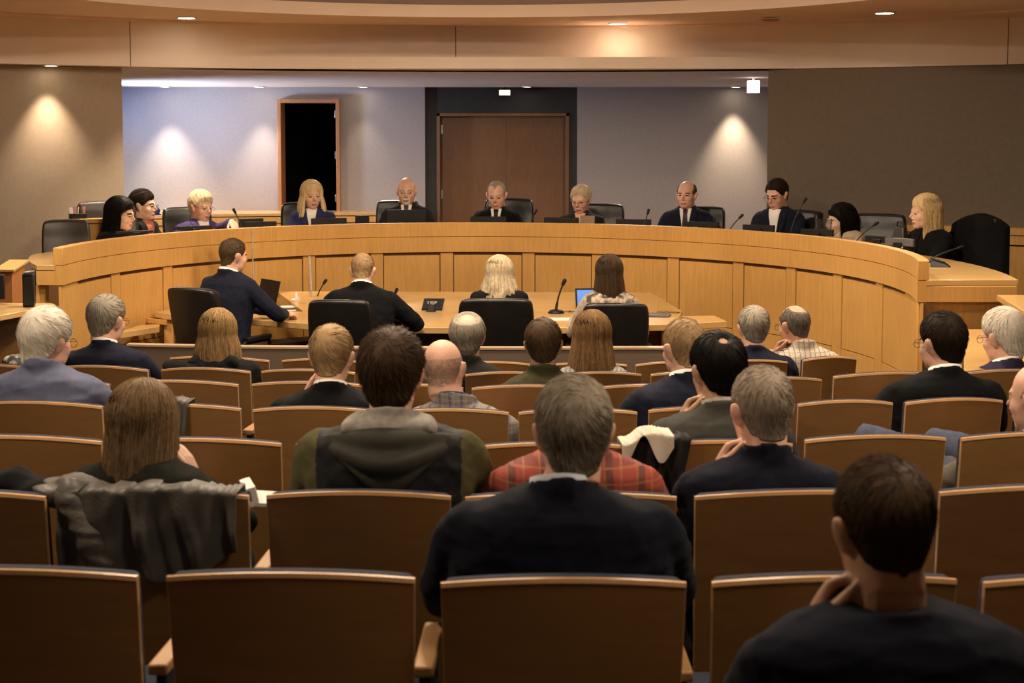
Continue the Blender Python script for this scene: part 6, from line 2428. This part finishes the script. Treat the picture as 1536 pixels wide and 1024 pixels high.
p, w, rz, base = SEATS[(2, 0)]
c = thing('black_coat', 'black coat bundled on a seat at the left edge', 'coat', (p.x, p.y + 0.115, base), rz)
parts = []
for k in range(9):
    parts.append(ellipsoid((w / 2 - 0.02 - 0.07 * k, 0.075 + rr.uniform(-0.01, 0.02), 0.830 + rr.uniform(-0.012, 0.008) + 0.003 * k), (0.07, 0.06, 0.036), (rr.uniform(-.3, .3), rr.uniform(-.1, .3), 0)))
remesh('cloth', parts, 0.010, [K_BLACK], c, 3, post=wrinkle(0.012, 79))

c = drape('jacket', 'black jacket with cream lining hung over a seat corner', (3, 4), -1.16, -0.36, 0.06, 0.20, K_DARKSH, seed=9, folds=3, amp=0.016, taper=0.45, hem=0.02, bunch=0.012, shift=-0.02)
_n = len(c.children)
drape('lining', '', (3, 4), -1.26, -0.60, 0.05, 0.026, K_LINING, seed=21, folds=2, amp=0.016, hem=0.022, lift=0.034, bunch=0.014, parent=c, lbf=lambda u: 0.5 + 0.9 * u)
for ch in c.children:
    if ch.data.materials[0] is K_LINING:
        ch.name = 'lining'

drape('grey_coat', 'grey folded coat over a seat right of the long haired woman', (4, 1), -0.30, 0.20, 0.06, 0.15, K_RAIN, seed=13, folds=2, amp=0.014, taper=0.25, bunch=0.014)
p, w, rz, base = SEATS[(6, 2)]
c = thing('black_bag', 'soft black bag on the seat corner beside the blonde woman in the hooded coat', 'bag', (p.x, p.y + 0.115, base), rz)
parts = [ellipsoid((-w / 2 + 0.06, -0.01, 0.845), (0.085, 0.06, 0.035), (0, R_(10), 0)), ellipsoid((-w / 2 + 0.045, -0.045, 0.81), (0.060, 0.035, 0.05), (0, R_(12), 0)), ellipsoid((-w / 2 + 0.12, 0.04, 0.835), (0.07, 0.05, 0.032))]
remesh('bag_body', parts, 0.009, [K_BLACK], c, 3, post=wrinkle(0.010, 81))
p, w, rz, base = SEATS[(6, 0)]
c = thing('scarf', 'black and cream printed scarf bundled at the left edge behind the white haired man', 'scarf', (p.x, p.y + 0.115, base), rz)
parts = [ellipsoid((w * (0.10 + 0.10 * k), 0.0 + 0.02 * (k % 2), 0.86 + 0.012 * (k % 2) - 0.010 * k), (0.075, 0.07, 0.045), (0, 0.2 * k, 0)) for k in range(4)]
remesh('cloth', parts, 0.009, [K_SCARF], c, 3, post=wrinkle(0.012, 82))

# coat on the rightmost chair behind the dais
cc = coat_chair
co_ = thing('black_coat', 'long black coat hung over the rightmost chair behind the dais', 'coat', cc.location, cc.rotation_euler.z)
V = []
nu, nv = 48, 40
for j in range(nv):
    v = j / (nv - 1)
    for i in range(nu):
        a = 2 * PI * i / nu
        z = (1.055 - 0.68 * v) * cc.scale[2]
        t = min(1, v / 0.12)
        w_ = (0.240 + 0.06 * v) * math.sqrt(max(0.02, t)) * (1 + 0.04 * math.sin(a * 9 + v * 4) * v)
        d_ = (0.095 + 0.05 * v) * math.sqrt(max(0.02, t)) * (1 + 0.10 * math.sin(a * 7 + 2 * v) * v)
        yc_ = -0.36 + 0.13 * v * 0.8
        V.append((w_ * math.cos(a), yc_ + d_ * math.sin(a), z))
F = grid_faces(nv, nu)
F.append(tuple(range(nu)))
F.append(tuple(range((nv - 1) * nu, nv * nu))[::-1])
obj_np('coat_shell', V, F, K_BLACK, co_)
V, F = chain([(0.20, -0.30, 0.93), (0.27, -0.20, 0.72), (0.26, -0.12, 0.50)], [0.05, 0.05, 0.045], 14, 4)
obj_np('sleeve', V, F, K_BLACK, co_)

# booklet held by the long haired woman
p = at_y(377, 738, 4.05)
t = thing('booklet', 'white printed booklet beside the arm of the long haired woman', 'booklet', p, R_(8))
mb = MB()
mb.box((-0.005, 0, 0.0), (0.030, 0.12, 0.055), rot=(0, R_(-14), R_(10)))
mb.build('pages', M_PAPER, t, bevel=0.002)
mb = MB()
mb.box((-0.008, -0.0605, 0.002), (0.020, 0.002, 0.030), rot=(0, R_(-14), R_(10)))
mb.build('printed_panel', mat('blue grey print', (0.16, 0.17, 0.22, 1), 0.6, 0.5, 90), t)
mb = MB()
mb.box((0.035, 0.01, -0.022), (0.06, 0.14, 0.010), rot=(0, R_(4), R_(-6)))
mb.build('loose_leaf', M_PAPER, t)
for o in C.objects:
    if o.name.startswith('shirt_front') and o.data.materials[0].name.startswith('skin'):
        o.name = 'open_neckline'
# ------------------------------------------------------------------ lights
def downlight(px, py, z, label, power=None, cone=70, blend=0.6, col=(1, 0.77, 0.50), r=0.07, em=14, group='recessed ceiling downlights', aim=None, soft=0.06, pos=None):
    p = at_z(px, py, z) if pos is None else Vector(pos)
    t = thing('downlight', label, 'ceiling light', (p.x, p.y, z), 0, group)
    mb = MB()
    mb.lathe([(r + 0.018, -0.001), (r + 0.018, -0.008), (r, -0.010), (r, -0.001)], n=24)
    mb.build('trim_ring', M_WHITEP, t)
    mb = MB()
    mb.lathe([(r - 0.001, -0.0015), (r - 0.001, -0.006)], n=24)
    mb.build('lens', emit('lit lens', (1, 0.84, 0.62, 1), em), t)
    if power:
        l = bpy.data.lights.new('downlight_lamp', 'SPOT')
        l.energy, l.color, l.spot_size, l.spot_blend, l.shadow_soft_size = power, col, R_(cone), blend, soft
        o = bpy.data.objects.new('downlight_lamp', l)
        C.objects.link(o)
        o.location = (p.x, p.y, z - 0.03)
        if aim is not None:
            o.rotation_euler = (Vector(aim) - Vector(o.location)).to_track_quat('-Z', 'Y').to_euler()
    return t


WARM = (1, 0.80, 0.58)
downlight(280, 26, Z_FAS + 0.018, 'lit downlight in the ceiling ring above the left half of the dais', 150, 80, col=WARM)
downlight(927, 35, Z_FAS + 0.018, 'lit downlight in the ceiling ring above the middle of the dais', 50, 60, 1.0, col=WARM)
downlight(1327, 18.5, Z_FAS + 0.018, 'lit downlight in the ceiling ring above the right half of the dais', 110, 50, col=WARM, aim=(1.9, 10.2, 1.2))
# more of the same ring, above the frame
for k, (x, y) in enumerate(((-3.4, 9.2), (2.9, 8.6), (-2.3, 5.6), (2.0, 5.4), (-0.2, 4.6))):
    downlight(0, 0, Z_FAS + 0.018, ('lit downlight of the ceiling ring outside the frame, ' + ('left above the staff desk', 'right above the staff desk', 'left above the seats', 'right above the seats', 'over the middle seats')[k]), (110, 110, 60, 60, 45)[k], 110, pos=(x, y, 0), col=WARM)
# unseen lights added inside the ceiling opening to brighten dais and faces
for x, y, e in ((-1.6, 8.4, 150), (1.1, 8.4, 150), (-0.3, 10.2, 120), (-0.3, 6.8, 150)):
    l = bpy.data.lights.new('oculus_fill_light', 'AREA')
    l.shape = 'DISK'
    l.size, l.energy, l.color = 0.5, e * 0.32, WARM
    o = bpy.data.objects.new('oculus_fill', l)
    C.objects.link(o)
    o.location = (x, y, Z_FAS + 0.6)
# house light over the rear seats, dim
for x, y, e in ((-1.9, 3.8, 24), (1.9, 3.8, 24), (0.7, 2.3, 11)):
    l = bpy.data.lights.new('house_lamp', 'AREA')
    l.shape = 'DISK'
    l.size, l.energy, l.color = 0.5, e, WARM
    o = bpy.data.objects.new('house_lamp', l)
    C.objects.link(o)
    o.location = (x, y, Z_FAS - 0.02)
# wall washers
def on_left(px):
    best = min((abs(768 + F_PX * q[0] / q[1] - px), q) for q in circ(WC, WR + 0.045, R_(-60), AL0, 400))[1]
    return (best[0], best[1], 0)


downlight(0, 0, Z_SOF - 0.001, 'small lit downlight under the soffit at the left wall', 72, 70, 1.0, pos=on_left(80), col=(1, 0.80, 0.57), r=0.045, soft=0.02)
xb = lambda px: at_y(px, 130, 17.8).x
for px, dy, e, cone, col, lab in ((250, 0.27, 115, 66, (1, 0.86, 0.74), 'far left'), (390, 0.24, 70, 62, (1, 0.82, 0.66), 'left of the dark doorway'), (545, 0.2, 15, 60, (1, 0.78, 0.56), 'right of the dark doorway'),
                                 (790, 0.3, 5, 60, (1, 0.78, 0.56), 'before the double door'), (1104, 0.19, 125, 64, (1, 0.78, 0.54), 'far right')):
    downlight(0, 0, Z_SOF, 'small lit downlight in the recess ceiling, ' + lab, e, cone, 0.95, pos=(xb(px), YB - dy, 0), col=col, r=0.05, soft=0.03)
# general fill added below the recess ceiling, without fixtures, brightens the whole recess
for x, y, e in ((-4.2, 15.2, 40), (-1.4, 15.2, 32), (1.4, 15.2, 26), (4.0, 15.2, 16)):
    l = bpy.data.lights.new('recess_fill', 'AREA')
    l.shape = 'DISK'
    l.size, l.energy, l.color = 0.25, e * 1.1, (1, 0.80, 0.62)
    o = bpy.data.objects.new('recess_fill', l)
    C.objects.link(o)
    o.location = (x, y, Z_SOF - 0.01)
# unseen spots added for the bluish light at the left of the recess
for loc, aim, e, cone, col in (((-5.4, 16.6, 1.7), (-3.0, 16.8, Z_SOF), 420, 95, (0.58, 0.70, 1.0)), ((-5.2, 17.0, 2.3), (-4.25, YB, 2.42), 38, 70, (0.16, 0.40, 1.0)), ((-5.2, 15.8, 1.5), (-4.4, YB, 1.3), 60, 60, (0.62, 0.76, 1.0))):
    l = bpy.data.lights.new('unseen_blue_spot', 'SPOT')
    l.energy, l.color, l.spot_size, l.spot_blend, l.shadow_soft_size = e, col, R_(cone), 1.0, 0.25
    o = bpy.data.objects.new('unseen_blue_spot', l)
    C.objects.link(o)
    o.location = loc
    o.rotation_euler = (Vector(aim) - o.location).to_track_quat('-Z', 'Y').to_euler()

w = bpy.data.worlds.new('world')
bpy.context.scene.world = w
w.use_nodes = True
w.node_tree.nodes['Background'].inputs[0].default_value = (0.9, 0.6, 0.38, 1)
w.node_tree.nodes['Background'].inputs[1].default_value = 0.02

sc = bpy.context.scene
sc.view_settings.view_transform = 'Standard'
sc.view_settings.look = 'None'
sc.view_settings.gamma = 1
sc.view_settings.exposure = 0.88
sc.view_settings.use_curve_mapping = False
